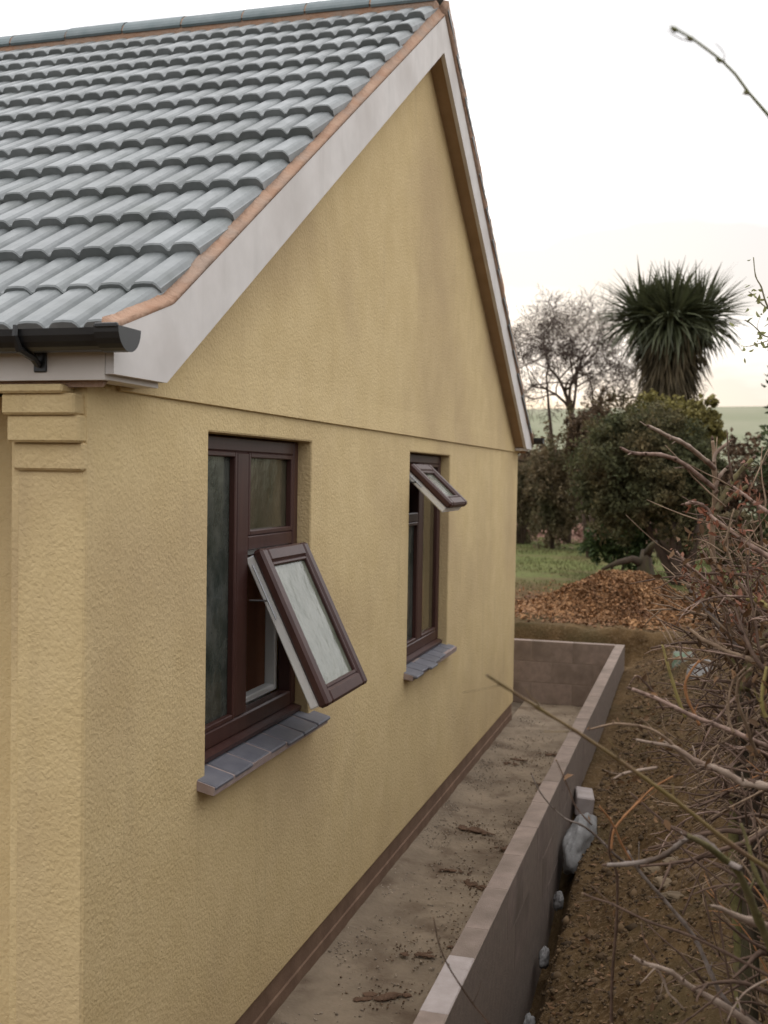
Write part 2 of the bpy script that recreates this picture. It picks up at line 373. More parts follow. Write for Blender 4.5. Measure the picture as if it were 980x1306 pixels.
def gmath(op, a, b):
    m = n.new('ShaderNodeMath'); m.operation = op
    for i, v in ((0, a), (1, b)):
        if hasattr(v, 'links'): l.new(v, m.inputs[i])
        else: m.inputs[i].default_value = v
    return m.outputs[0]
soil = gmix(gramp(gnoise(5), .35, .65), (.068, .040, .017), (.125, .078, .036))
soil = gmix(gramp(gnoise(38, 4), .50, .68), soil, (.16, .108, .060))
soil = gmix(gramp(gnoise(1.3), .50, .72), soil, (.060, .048, .022))
lawn = gmix(gramp(gnoise(1.1), .35, .65), (.110, .135, .040), (.165, .175, .062))
lawn = gmix(gramp(gnoise(9, 4), .48, .66), lawn, (.085, .075, .035))
lawn = gmix(gramp(gnoise(.5, 4), .52, .68), lawn, (.16, .115, .06))
bed = gmix(gramp(gnoise(3), .35, .65), (.14, .075, .05), (.22, .125, .095))
field = gmix(gramp(gnoise(.03, 5), .35, .65), (.190, .200, .125), (.25, .245, .17))
yw = gmath('ADD', sp.outputs[1], gramp(gnoise(.9, 4), .25, .75, -1.6, 1.6))
c = gmix(gramp(yw, 17.2, 19.6), soil, lawn)
yw2 = gmath('ADD', sp.outputs[1], gramp(gnoise(.4, 4), .25, .75, -4, 4))
c = gmix(gramp(yw2, 30, 33), c, bed)
c = gmix(gramp(yw2, 50, 60), c, field)
l.new(c, bs.inputs['Base Color'])
bp = n.new('ShaderNodeBump'); bp.inputs['Strength'].default_value = .8; bp.inputs['Distance'].default_value = .03
l.new(gnoise(26, 6, .7), bp.inputs['Height']); l.new(bp.outputs[0], bs.inputs['Normal'])
gobj = fast_obj('ground', GV, GF, gm, smooth=True); gobj['kind'] = 'structure'

# concrete strip between house and low wall
sb = MB()
sx = np.linspace(-.02, .985, 22); sy = np.linspace(1.0, 12.25, 190)
for y in sy:
    for x in sx:
        edge = .03*math.exp(-((x)/.12)**2)
        sb.v.append((x, y, -.2 + edge + .010*fbm(x, y, 3, 4, 2.2)+.006*fbm(x, y, 11, 3, 4.2)))
for j in range(len(sy)-1):
    for i in range(len(sx)-1):
        a = j*len(sx)+i; sb.f.append((a, a+1, a+1+len(sx), a+len(sx))); sb.mi.append(0)
sb.box((-2.0, 11.1, -.4), (-.021, 12.25, -.205))
slab = sb.build('concrete_path', M_SLAB, smooth=True); slab['kind'] = 'structure'

# ------------------------------------------------------------------ bungalow
house = thing('bungalow', 'cream roughcast bungalow with grey tiled roof and brown framed windows', 'house', (0, 7.085, -.2))
Y0, Y1, CY = 2.996, 11.174, 7.085
ZD, ZH = 2.563, 2.457
W1a, W1b, W2a, W2b = 3.864, 5.021, 6.876, 8.052
S1, S2 = 1.088, .996       # bottoms of the openings (under the sills)
LOW = lambda y: 5.067 - .648*abs(y-CY)              # soffit line
UPP = lambda y: 2.841 + .6485*((CY-abs(y-CY))-3.274)  # top of barge board
# lower gable wall with two openings
g = MB(); ys = [Y0, W1a, W1b, W2a, W2b, Y1]; zs = [0.0, S2, S1, ZH, 2.60]
TH = -.27
def isopen(i, j):
    return (i == 1 and j == 2) or (i == 3 and j in (1, 2))
def vid(i, j, k): return (i*len(zs)+j)*2+k
for i in range(len(ys)):
    for j in range(len(zs)):
        g.v.append((0, ys[i], zs[j])); g.v.append((TH, ys[i], zs[j]))
def q(*f): g.f.append(f); g.mi.append(0)
for i in range(5):
    for j in range(4):
        if isopen(i, j):
            for (di, dj) in ((-1, 0), (1, 0), (0, -1), (0, 1)):
                if not isopen(i+di, j+dj):
                    if di == -1: q(vid(i, j, 0), vid(i, j+1, 0), vid(i, j+1, 1), vid(i, j, 1))
                    if di == 1: q(vid(i+1, j, 0), vid(i+1, j, 1), vid(i+1, j+1, 1), vid(i+1, j+1, 0))
                    if dj == -1: q(vid(i, j, 0), vid(i, j, 1), vid(i+1, j, 1), vid(i+1, j, 0))
                    if dj == 1: q(vid(i, j+1, 0), vid(i+1, j+1, 0), vid(i+1, j+1, 1), vid(i, j+1, 1))
            continue
        q(vid(i, j, 0), vid(i+1, j, 0), vid(i+1, j+1, 0), vid(i, j+1, 0))
        q(vid(i, j, 1), vid(i, j+1, 1), vid(i+1, j+1, 1), vid(i+1, j, 1))
for i in range(5):
    q(vid(i, 0, 0), vid(i, 0, 1), vid(i+1, 0, 1), vid(i+1, 0, 0)); q(vid(i, 4, 0), vid(i+1, 4, 0), vid(i+1, 4, 1), vid(i, 4, 1))
for j in range(4):
    q(vid(0, j, 0), vid(0, j+1, 0), vid(0, j+1, 1), vid(0, j, 1)); q(vid(5, j, 0), vid(5, j, 1), vid(5, j+1, 1), vid(5, j+1, 0))
wall = g.build('gable_wall', M_RENDER, house)
bv = wall.modifiers.new('arris', 'BEVEL'); bv.width = .009; bv.segments = 2; bv.limit_method = 'ANGLE'; bv.angle_limit = math.radians(40)
# upper gable, a little proud, with a bellcast drip at its foot
u = MB(); TOP = 5.10
poly = [(3.17, 2.566), (11.172, 2.566), (11.172, 2.60), (10.8, 2.69), (CY, TOP), (3.26, 2.62), (3.17, 2.615)]
u.prism(poly, 0, -.26, .009)
u.prism([(.006, 2.558), (.0145, 2.561), (.0145, 2.566), (.008, 2.74)], 1, 3.172, 11.17)
u.build('upper_gable', M_RENDER, house)
# render-stop shadow groove under the drip is left as the gap between the two; plinth below
pl = MB(); pl.box((-.26, Y0+.01, -.3), (-.012, Y1-.01, .0-.002))
pl.box((-.26, Y0+.02, -.3), (-.004, Y1-.02, -.10), .006)
pl.build('plinth', M_BRICK, house)
# front pier with corbelled courses under the eave
cb = MB(); cb.box((-.247, Y0-.004, 0), (-.001, Y0+.26, 2.302), .010); cb.build('front_pier', M_RENDER, house)
for (za, zb_, xl, xr, yf) in ((2.300, 2.386, -.252, -.0015, 2.978), (2.386, 2.470, -.2585, -.004, 2.954), (2.470, 2.536, -.268, -.012, 2.940), (2.535, 2.562, -.276, -.045, 2.925)):
    cb = MB(); cb.box((xl, yf, za), (xr, Y0+.10, zb_), .007); cb.build('corbel', M_RENDER, house)
o = MB(); o.box((-7.9, Y0+.28, 0), (-.271, Y0+.52, 2.55)); o.box((-7.9, Y1-.25, 0), (-.28, Y1-.01, 2.55)); o.box((-8.1, Y0+.3, 0), (-7.9, Y1-.01, 2.55))
o.build('outer_wall', M_RENDER, house)
pg = MB(); pg.prism([(Y0+.3, 2.55), (Y1-.01, 2.55), (CY, 5.0)], 0, -8.1, -7.9); pg.build('outer_wall', M_RENDER, house)
# rooms behind the windows
it = MB(); it.box((-2.6, 5.07, 0.02), (-.272, 5.17, 2.5)); it.build('partition_wall', M_INT, house)
it = MB(); it.box((-7.8, Y0+.53, -.05), (-.272, Y1-.27, .02)); it.box((-7.8, Y0+.53, 2.5), (-.272, Y1-.27, 2.55)); it.box((-2.7, Y0+.53, .02), (-2.6, Y1-.27, 2.5))
it.build('room_lining', M_INTF, house)

# barge boards, soffits, fascia
def barge(side):
    Y = lambda y: y if side < 0 else 2*CY-y
    m = MB()
    m.prism([(Y(2.93), 2.59), (Y(3.268), 2.592), (CY, 5.067), (CY, UPP(CY)), (Y(3.60), UPP(3.60)), (Y(3.30), 2.860), (Y(2.93), 2.735)], 0, .100, .128)
    b = m.build('barge_board', M_BARGE, house)
    m = MB(); m.prism([(Y(3.10), 2.602), (Y(3.268), 2.606), (CY, 5.081), (CY, 5.10), (Y(3.268), 2.625), (Y(3.10), 2.62)], 0, -.10, .0995)
    m.build('verge_soffit', M_SOFFIT, house)
    m = MB()   # box end under the eave
    m.box((.013, Y(2.935), 2.574), (.0995, Y(3.262), 2.598)); m.build('eave_box', M_FASCIA, house)
barge(-1); barge(1)
m = MB(); m.box((-8.1, 2.93, 2.573), (.098, 2.952, 2.700)); m.build('fascia', M_FASCIA, house)
m = MB(); m.box((-8.1, 2.953, 2.5745), (-.002, 3.28, 2.588)); m.build('eave_soffit', M_SOFFIT, house)
m = MB(); m.box((-8.1, 2*CY-2.952, 2.573), (.098, 2*CY-2.93, 2.76)); m.build('fascia', M_FASCIA, house)
# roof deck
SL = math.atan(.662); cs, sn = math.cos(SL), math.sin(SL)
TILE_TOP = lambda y: 2.918 + .662*(y-3.283)          # line of the tile noses (roll tops)
TW, GA, TL = .2430, .3413, .405
dk = MB()
for sg in (-1, 1):
    Y = lambda y: CY+(y-CY)*(-sg)
    dk.prism([(Y(2.96), TILE_TOP(2.96)-.150), (Y(2.96), TILE_TOP(2.96)-.115), (CY, TILE_TOP(CY)-.115), (CY, TILE_TOP(CY)-.150)], 0, -8.1, .075)
roof = dk.build('roof', M_MORTAR, house)
# verge mortar: rough bed between tiles and barge board
def verge(side):
    Y = lambda y: y if side < 0 else 2*CY-y
    m = MB(); N_ = 240
    for i in range(N_+1):
        y = 2.936+(CY-2.936)*i/N_
        zu = max(UPP(y), 2.735+.34*(y-2.93)) if y < 3.5 else UPP(y)
        zt = TILE_TOP(y)
        j = .006*fbm(y, side, 7, 4, 1.3)+.003*fbm(y, side, 40, 2, 7.3)
        sect = [(.1290, zu-.010), (.1282, zu+.003+abs(j)), (.112+j*.5, zu+.009+j), (.084, max(zu+.024, zt-.068)+j), (.060, zt-.10)]
        if side > 0: sect = [(.126, zu-.012), (.142+j, zu+.006+j), (.152+j, zt-.04), (.120, zt-.030), (.060, zt-.10)]
        for (xx, zz) in sect: m.v.append((xx, Y(y), zz))
    k = 5
    for i in range(N_):
        for a in range(k):
            b_ = (a+1) % k
            m.f.append((i*k+a, i*k+b_, (i+1)*k+b_, (i+1)*k+a)); m.mi.append(0)
    m.f += [tuple(range(k)), tuple(N_*k+a for a in range(k))[::-1]]; m.mi += [0, 0]
    m.build('verge_mortar', M_MORTAR, house, smooth=True)
verge(-1); verge(1)
# one interlocking tile: two flat-topped rolls
def tile_mesh():
    m = MB(); h = TW/2
    prof = []
    for k in range(2):
        x = -TW/2+k*h
        prof += [(x, 0), (x+.008, .003), (x+.018, .017), (x+.029, .0245), (x+.062, .0268), (x+.095, .0245), (x+.106, .017), (x+.116, .003)]
    prof += [(TW/2-.001, .0)]
    prof[0] = (-TW/2+.001, 0)
    t = .026; n_ = len(prof)
    rows = [(0.0, 0.0, t), (.006, .004, t), (TL, -.024, t)]
    for (v, dz, tt) in [(0.0, -.004, 0), (.006, .001, 0), (TL, -.043, 0)]:
        for (x, z) in prof: m.v.append((x, v, z+dz))
    for (v, dz) in [(.004, -.029), (TL, -.066)]:
        for (x, z) in prof: m.v.append((x, v, z*.55+dz))
    for r in range(2):
        for i in range(n_-1): m.f.append((r*n_+i, r*n_+i+1, (r+1)*n_+i+1, (r+1)*n_+i)); m.mi.append(0)
    for i in range(n_-1):
        m.f.append((3*n_+i, 3*n_+i+1, i+1, i)); m.mi.append(0)              # nose
        m.f.append((3*n_+i+1, 3*n_+i, 4*n_+i, 4*n_+i+1)); m.mi.append(0)    # underside
        m.f.append((2*n_+i, 2*n_+i+1, 4*n_+i+1, 4*n_+i)); m.mi.append(0)
    for e in (0, n_-1):
        m.f.append((e, n_+e, 2*n_+e, 4*n_+e, 3*n_+e) if e == 0 else (3*n_+e, 4*n_+e, 2*n_+e, n_+e, e)); m.mi.append(0)
    return m.mesh('roof_tile', M_TILE)
tm = tile_mesh()
tile_list = []
def tile_matrix(x, row, side):
    y = 3.01+row*GA*cs
    z = TILE_TOP(y)-.027*cs+(.024 if row == 0 else 0)
    R = Matrix.Rotation(SL, 4, 'X')
    M = Matrix.Translation((x, y, z)) @ R
    if side > 0:
        M = Matrix.Translation((x, 2*CY-y, z)) @ Matrix.Rotation(math.pi, 4, 'Z') @ R
    return M @ Matrix.Rotation(rng.uniform(-.009, .009), 4, 'Z') @ Matrix.Rotation(rng.uniform(-.010, .010), 4, 'X') @ Matrix.Rotation(rng.uniform(-.008, .008), 4, 'Y')
NR = 14
XR = .088-TW/2
rest = MB(); count = 0
for side in (-1, 1):
    for r in range(NR):
        ncol = 32
        for c_ in range(ncol):
            x = XR - c_*TW
            near = (c_*TW < .75+.235*r*1.15) if side < 0 else c_ < 3
            Mx = tile_matrix(x if side < 0 else x+.062, r, side)
            if near:
                to = bpy.data.objects.new('roof_tile', tm); COL.objects.link(to); to.matrix_world = Mx
                to.parent = roof; to.matrix_parent_inverse = world_mat(roof).inverted(); count += 1
            else:
                rest.add([v.co[:] for v in tm.vertices], [tuple(p.vertices) for p in tm.polygons], 0, Mx)
if rest.v:
    ro = rest.build('roof_tiles', M_TILE, roof); ro['kind'] = 'stuff'
# ridge
def ridge_mesh():
    m = MB(); L_ = .44
    half = [(.134, -.020), (.128, .000), (.112, .026), (.086, .052), (.048, .074)]
    pr = [(-y, z) for y, z in half]+[(0, .083)]+half[::-1]; n_ = len(pr)
    for x in (0, -L_):
        for t_ in (0, .014):
            for (y, z) in pr: m.v.append((x, y*(1-t_*5), z-t_))
    for k in range(n_-1):
        m.f += [(k, k+1, 2*n_+k+1, 2*n_+k), (n_+k+1, n_+k, 3*n_+k, 3*n_+k+1), (k+1, k, n_+k, n_+k+1), (2*n_+k, 2*n_+k+1, 3*n_+k+1, 3*n_+k)]
        m.mi += [0]*4
    for k in (0, n_-1):
        m.f.append((k, 2*n_+k, 3*n_+k, n_+k)); m.mi.append(0)
    return m.mesh('ridge_tile', M_RIDGE, smooth=False)
rm = ridge_mesh(); ZR = 5.392
for k in range(17):
    o = bpy.data.objects.new('ridge_tile', rm); COL.objects.link(o)
    o.matrix_world = Matrix.Translation((.10-k*.452, CY, ZR+rng.uniform(-.003, .003)))
    o.parent = roof; o.matrix_parent_inverse = world_mat(roof).inverted()
mb_ = MB(); mb_.box((-8.0, CY-.118, ZR-.115), (.085, CY+.118, ZR-.008))
for k in range(17): mb_.prism([(-.130+CY, ZR-.018), (-.110+CY, ZR+.024), (-.048+CY, ZR+.0725), (CY, ZR+.0815), (.048+CY, ZR+.0725), (.110+CY, ZR+.024), (.130+CY, ZR-.018)], 0, .10-k*.452-.4515, .10-k*.452-.4405)
mb_.build('ridge_mortar', M_MORTAR, roof)
# gutter
gm_ = MB(); prof = []
GY, GZ, GR = 2.868, 2.712, .060
for k in range(11): a = math.pi+math.pi*k/10; prof.append((GY+GR*math.cos(a), GZ+GR*math.sin(a)*1.05))
for k in range(11): a = 2*math.pi-math.pi*k/10; prof.append((GY+(GR-.005)*math.cos(a), GZ+(GR-.005)*math.sin(a)*1.05))
gm_.prism(prof, 0, -8.1, .19)
gut = gm_.build('gutter', M_GUTTER, house)
e = MB(); pr2 = [(GY+(GR+.006)*math.cos(math.pi+math.pi*k/12), GZ+.004+(GR+.006)*math.sin(math.pi+math.pi*k/12)*1.06) for k in range(13)]
e.prism(pr2, 0, .135, .215); e.box((.139, GY-.07, GZ-.002), (.211, GY-.054, GZ+.012), .003)
e.build('stop_end', M_GUTTER, gut)
for xb in (-.12, -.92, -1.72):
    e = MB(); e.tube([(xb, GY+.05, GZ-.095, .010), (xb, GY+.02, GZ-.075, .012), (xb, GY-.05, GZ-.058, .012), (xb, GY-.071, GZ-.02, .009), (xb, GY-.068, GZ+.01, .008)], 6)
    e.box((xb-.022, 2.922, GZ-.115), (xb+.022, 2.931, GZ-.05), .003)
    e.build('gutter_bracket', M_GUTTER, gut)
gf = MB(); gf.prism([(2*CY-p[0], p[1]) for p in prof], 0, -8.1, .24); gf.build('gutter', M_GUTTER, house)

# ------------------------------------------------------------------ windows
def bars(m, y0, y1, z0, z1, w, x0, x1, bev=.008, M=None):
    m.box((x0, y0, z0), (x1, y0+w, z1), bev, M); m.box((x0, y1-w, z0), (x1, y1, z1), bev, M)
    m.box((x0, y0+w+.0005, z1-w), (x1-.001, y1-w-.0005, z1), bev, M); m.box((x0, y0+w+.0005, z0), (x1-.001, y1-w-.0005, z0+w), bev, M)
def window_frame(name_z, y0, y1, z0, z1, XF, mull, members):
    m = MB(); fwid = .062
    m.box((XF-.07, y0, z0), (XF, y0+fwid, z1), .007); m.box((XF-.07, y1-fwid, z0), (XF, y1, z1), .007)
    m.box((XF-.07, y0+fwid, z1-fwid), (XF-.001, y1-fwid, z1), .007); m.box((XF-.07, y0+fwid, z0), (XF-.001, y1-fwid, z0+fwid+.01), .007)
    m.box((XF-.07, mull[0], z0+fwid+.01), (XF-.002, mull[1], z1-fwid), .007)
    for (a, b, c_, d) in members: m.box((XF-.07, a, c_), (XF-.003, b, d), .007)
    # projecting sill nosing of the frame
    m.prism([(XF-.02, z0-.03), (XF+.030, z0-.03), (XF+.034, z0-.012), (XF-.02, z0+.004)], 1, y0+.002, y1-.002)
    return m.build('window', M_PVC, house)
def pane(w, y0, y1, z0, z1, x, mt, M=None, nm='pane'):
    m = MB(); m.box((x-.012, y0, z0), (x, y1, z1), 0, M); return m.build(nm, mt, w)
def bead(w, y0, y1, z0, z1, x, M=None):
    m = MB(); t = .022
    for (a, b, c_, d) in ((y0, y0+t, z0, z1), (y1-t, y1, z0, z1), (y0+t, y1-t, z1-t, z1), (y0+t, y1-t, z0, z0+t)):
        m.box((x-.02, a, c_), (x+.010, b, d), .004, M)
    return m.build('glazing_bead', M_PVC, w)
def sash(w, y0, y1, zt, L_, xh, ang, glass, lab=None):
    """top-hung sash, hinge line at (xh, zt), opened by ang"""
    M = Matrix.Translation((xh, 0, zt)) @ Matrix.Rotation(-ang, 4, 'Y')
    a = MB(); bars(a, y0, y1, -L_, 0, .068, -.030, .020, .012, M); s = a.build('sash', M_PVC, w)
    if lab: s['label'] = lab
    a = MB(); bars(a, y0+.012, y1-.012, -L_+.012, -.012, .050, -.074, -.031, .006, M); a.build('sash_lining', M_WHITE, w)
    pane(w, y0+.066, y1-.066, -L_+.066, -.066, -.006, glass, M, 'sash_pane')
    t = .016; a = MB()
    for (p_, q_, c_, d) in ((y0+.068, y0+.068+t, -L_+.068, -.068), (y1-.068-t, y1-.068, -L_+.068, -.068), (y0+.084, y1-.084, -.068-t, -.068), (y0+.084, y1-.084, -L_+.068, -L_+.068+t)):
        a.box((-.008, p_, c_), (.012, q_, d), .004, M)
    a.build('sash_bead', M_PVC, w)
    for yy in (y0-.004, y1+.004):       # friction stays along the sash edge
        a = MB(); p0 = M @ Vector((-.045, yy, -.05)); p1 = M @ Vector((-.045, yy, -L_*.42)); p2 = Vector((xh-.03, yy, zt-L_*.30)); p3 = Vector((xh-.03, yy, zt-.05))
        a.tube([(*p0, .004), (*p1, .004)], 4); a.tube([(*p2, .004), (*(M @ Vector((-.045, yy, -L_*.30))), .004)], 4)
        a.build('friction_stay', M_STEEL, w)
    a = MB(); hp = M @ Vector((-.078, (y0+y1)/2, -L_+.035))
    a.box((hp.x-.022, hp.y-.05, hp.z-.012), (hp.x, hp.y+.05, hp.z+.012), .005); a.build('window_handle', M_WHITE, w)
    return s
XF = -.068
# near window: tall fixed light on the left, small fixed light over an open top-hung sash on the right
z0, z1 = 1.185, ZH-.004
w1 = window_frame('w', W1a+.004, W1b-.004, z0, z1, XF, (4.296, 4.420), [(4.420, W1b-.066, 1.965, 2.030)])
pane(w1, W1a+.06, 4.30, z0+.06, z1-.06, XF-.030, M_GLASS_D); bead(w1, W1a+.066, 4.296, z0+.072, z1-.062, XF-.012)
pane(w1, 4.41, W1b-.06, 2.02, z1-.06, XF-.030, M_GLASS_M); bead(w1, 4.420, W1b-.066, 2.030, z1-.062, XF-.012)
sash(w1, 4.405, W1b-.035, 1.972, .735, XF+.045, math.radians(26), M_GLASS_L, 'open top-hung sash tilted far out over the sill')
a = MB(); bars(a, 4.424, W1b-.07, z0+.075, 1.962, .030, XF-.125, XF-.071, .004); a.build('frame_lining', M_WHITE, w1)
a = MB(); a.box((XF-.2, 4.0, z0-.02), (XF-.126, W1b-.01, z0+.055), .006); a.build('inner_board', M_WHITE, w1)
a = MB(); a.box((-.2685, W1b-.014, z0), (XF-.126, W1b-.0015, z1)); a.build('inner_reveal', M_INT, w1)
# far window: top-hung fanlight open on the left over a fixed light, tall fixed light on the right
z0 = 1.085
w2 = window_frame('w', W2a+.004, W2b-.004, z0, z1, XF, (7.400, 7.520), [(W2a+.066, 7.400, 1.985, 2.050)])
pane(w2, W2a+.06, 7.41, z0+.06, 1.99, XF-.030, M_GLASS_D); bead(w2, W2a+.066, 7.400, z0+.072, 1.985, XF-.012)
pane(w2, 7.51, W2b-.06, z0+.06, z1-.06, XF-.030, M_GLASS_C); bead(w2, 7.520, W2b-.066, z0+.072, z1-.062, XF-.012)
sash(w2, W2a+.045, 7.425, 2.375, .385, XF+.05, math.radians(47), M_GLASS_L, 'small open fanlight sash propped out near the window head')
a = MB(); bars(a, W2a+.07, 7.396, 2.054, z1-.07, .022, XF-.125, XF-.071, .004); a.build('frame_lining', M_WHITE, w2)

def sill(y0, y1, zb, zf, nt, xf):
    """row of blue-grey sill tiles on a mortar bed; zb top at the frame, zf top at the nose"""
    m = MB(); xb = -.062
    m.prism([(xb, zb-.045), (xf-.010, zf-.036), (xf-.008, zf-.021), (xf-.006, zf-.004), (xb, zb-.004)], 1, y0+.004, y1-.004)
    s = m.build('window_sill', M_BED, house)
    wd = (y1-y0)/nt; ang = math.atan2(zb-zf, xf-xb); Lx = (xf-xb)/math.cos(ang)
    for k in range(nt):
        t = MB(); a0 = y0+k*wd+.006; a1 = y0+(k+1)*wd-.006; dz = rng.uniform(-.0015, .0015)
        M = Matrix.Translation((xf, 0, zf+dz)) @ Matrix.Rotation(ang+rng.uniform(-.006, .006), 4, 'Y') @ Matrix.Rotation(rng.uniform(-.004, .004), 4, 'Z')
        t.box((-Lx, a0, -.020), (.005+rng.uniform(-.002, .002), a1, 0), .006, M)
        t.build('sill_tile', M_SILL, s)
    return s
sill(3.785, 5.11, 1.150, 1.114, 7, .080)
sill(6.800, 8.115, 1.050, 1.022, 7, .070)

# ------------------------------------------------------------------ low block wall
bw = thing('block_wall', 'low unfinished concrete block wall along the path, turning across its far end', 'wall', (1.04, 6, -.2))
XI, XO, HW, YE = .945, 1.045, .498, 12.139
core = MB(); core.box((XI+.003, 1.5, -.45), (XO-.0006, YE+.098, HW-.0006)); core.box((-1.6, YE+.0025, -.45), (XI+.0025, YE+.097, HW-.002))
core.build('mortar_core', M_JOINT, bw)
bl_m = MB(); bl_m.box((-.0495, -.2215, -.1085), (.0495, .2215, .1085), .003); bl_me = bl_m.mesh('block', M_BLOCK)
blp = bl_me.copy(); blp.materials.clear(); blp.materials.append(M_BLOCK2)
CH = .2325
def block(x, y, z, rz=0, me=bl_me, lab=None, sy=1.0):
    o = bpy.data.objects.new('block', me); COL.objects.link(o)
    o.matrix_world = Matrix.Translation((x+rng.uniform(-.0015, .0015), y, z)) @ Matrix.Rotation(rz+rng.uniform(-.002, .002), 4, 'Z') @ Matrix.Diagonal((1, sy, 1.045, 1))
    o.parent = bw; o.matrix_parent_inverse = world_mat(bw).inverted()
    if lab: o['label'] = lab
for cse in range(3):
    z = HW-.1125-cse*CH
    for k in range(24):
        y = 1.80+k*.450+(.225 if cse % 2 else 0)
        if y+.22 > YE+.12: continue
        if cse == 0 and k in (3,): continue
        block(XI+.0495, y, z)
    for k in range(6):
        x = XI-.228-k*.450
        x2 = x - (.225 if cse % 2 else 0)
        if x2 < -1.5: continue
        block(x2, YE+.05, z, math.pi/2)
    if cse % 2: block(XI-.113, YE+.05, z, math.pi/2, sy=.49)
# paler block near the viewer and the last cut block of the top course
block(XI+.0495, 3.78, HW-.1105, 0, blp, 'whiter grey block in the top course nearest the viewer', 1.02)
# ------------------------------------------------------------------ stones and debris
def rock_mesh(name, r, mt, seed, sub=4, amp=.25):
    bm = bmesh.new(); bmesh.ops.create_icosphere(bm, subdivisions=sub, radius=1)
    for v in bm.verts:
        d = v.co.normalized(); k = 1+amp*mnoise.fractal(d*1.4+Vector((seed, seed*.3, 0)), .8, 2.2, 6)+.05*mnoise.noise(d*7+Vector((seed, 0, 0)))
        k -= .10*max(0, mnoise.cell(d*2.1+Vector((seed, seed, 0)))-.4)
        v.co = Vector((d.x*r[0]*k, d.y*r[1]*k, d.z*r[2]*k))
    me = bpy.data.meshes.new(name); bm.to_mesh(me); bm.free(); me.materials.append(mt)
    me.polygons.foreach_set('use_smooth', [True]*len(me.polygons)); return me
def rock(name, loc, r, mt, seed, label, cat='stone', rot=(0, 0, 0), group=None, amp=.3, sub=4):
    o = bpy.data.objects.new(name, rock_mesh(name, r, mt, seed, sub, amp)); COL.objects.link(o); o.location = loc; o.rotation_euler = rot
    return tag(o, label, cat, group)
rock('boulder', (1.155, 6.72, .08), (.080, .30, .135), M_STONE, 3.1, 'long pale grey boulder lying between the low wall and the soil bank', rot=(.12, 0, -.10), amp=.22)
rock('boulder', (1.95, 10.2, .47), (.19, .36, .17), M_STONE, 8.7, 'bluish grey boulder half buried under the shrub branches', rot=(.3, .2, .5), amp=.2)
rock('mossy_stone', (1.76, 11.4, .42), (.20, .30, .16), M_MOSSY, 4.7, 'mossy greenish stone just beyond the bluish boulder', rot=(.1, .1, .2), amp=.3)
rock('stone', (1.088, 6.22, -.10), (.030, .06, .05), M_STONE, 1.2, 'small pale stone wedged at the wall beside the long boulder')
rock('stone', (1.092, 5.62, -.17), (.026, .085, .05), M_STONE, 5.4, 'whitish pebble in the dark gap between wall and bank')
rock('stone', (1.105, 5.05, -.24), (.026, .06, .035), M_STONE, 9.4, 'pale pebble in the wall gap closest to the viewer')
for k, (x, y) in enumerate(((1.62, 5.95), (1.72, 5.9), (1.68, 5.65), (1.75, 5.42))):
    lab = ['flat brown stone highest up the soil bank', 'knobbly brown stone beside the flat one on the bank', 'middle brown stone set in the soil bank', 'lowest of the brown stones in the soil bank'][k]
    rock('stone', (x, y, ground_h(x, y)+.01), (.055+.008*k, .045, .025), M_STONE2, 2.2+k*3, lab, group='brown stones in the soil bank', rot=(0, 0, k))
bk = MB(); Mb = Matrix.Translation((1.115, 7.30, .20)) @ Matrix.Rotation(.15, 4, 'Z') @ Matrix.Rotation(.10, 4, 'Y')
bk.box((-.055, -.14, -.09), (.06, .12, .035), .008, Mb)
tag(bk.build('broken_block', M_BLOCK2), 'broken piece of pinkish concrete block standing against the outside of the wall', 'block')
# earth clods lying on the concrete path
clods = [(.21, 9.45), (.33, 9.6), (.62, 8.9), (.75, 8.7), (.66, 7.85), (.77, 7.8), (.36, 6.75), (.58, 6.55), (.66, 6.5), (.75, 6.45), (.82, 6.42), (.72, 6.05), (.80, 6.1), (.66, 5.66), (.74, 5.72), (.80, 5.75), (.45, 5.5), (.30, 7.6), (.38, 7.55), (.84, 9.9), (.55, 9.9), (.42, 5.0), (.62, 7.3), (.40, 4.35)]
def clod_mesh(seed, L_, W_):
    r_ = random.Random(seed); V = []; F = []; o_ = 0
    bend = r_.uniform(-.35, .35)
    for i in range(r_.randint(9, 15)):
        t = r_.uniform(-1, 1); c = (t*L_, bend*t*t*L_+r_.gauss(0, W_*.45), r_.uniform(0, .006))
        R_ = W_*r_.uniform(.35, .95)*(1-.5*abs(t)); bm = bmesh.new(); bmesh.ops.create_icosphere(bm, subdivisions=1, radius=1)
        for v in bm.verts:
            d = v.co; k = 1+.45*mnoise.noise(d*1.7+Vector((seed+i, i*.7, 0)))
            V.append((c[0]+d.x*R_*k*1.5, c[1]+d.y*R_*k, c[2]+d.z*R_*k*.32))
        F += [[v.index+o_ for v in f.verts] for f in bm.faces]; o_ += len(bm.verts); bm.free()
    me = bpy.data.meshes.new('earth_clod'); me.from_pydata(V, [], F); me.materials.append(M_CLOD); return me
order = ['first', 'second', 'third', 'fourth', 'fifth', 'sixth', 'seventh', 'eighth', 'ninth', 'tenth', 'eleventh', 'twelfth', 'thirteenth', 'fourteenth', 'fifteenth', 'sixteenth']
sides = {'lying along the brown plinth': [c for c in clods if c[0] < .47], 'lying down mid path': [c for c in clods if .47 <= c[0] < .68], 'lying along the low wall': [c for c in clods if c[0] >= .68]}
for where, lst in sides.items():
    for k, (x, y) in enumerate(sorted(lst, key=lambda c: c[1])):
        o = bpy.data.objects.new('earth_clod', clod_mesh(int(x*1000+y*77), rng.uniform(.08, .17), rng.uniform(.024, .040))); COL.objects.link(o)
        o.location = (x, y, -.192); o.rotation_euler = (0, 0, rng.uniform(-.45, .45))
        tag(o, 'earth clod %s, %s from the near end' % (where, order[k]), 'clod', 'earth clods on the concrete path')
pts = []
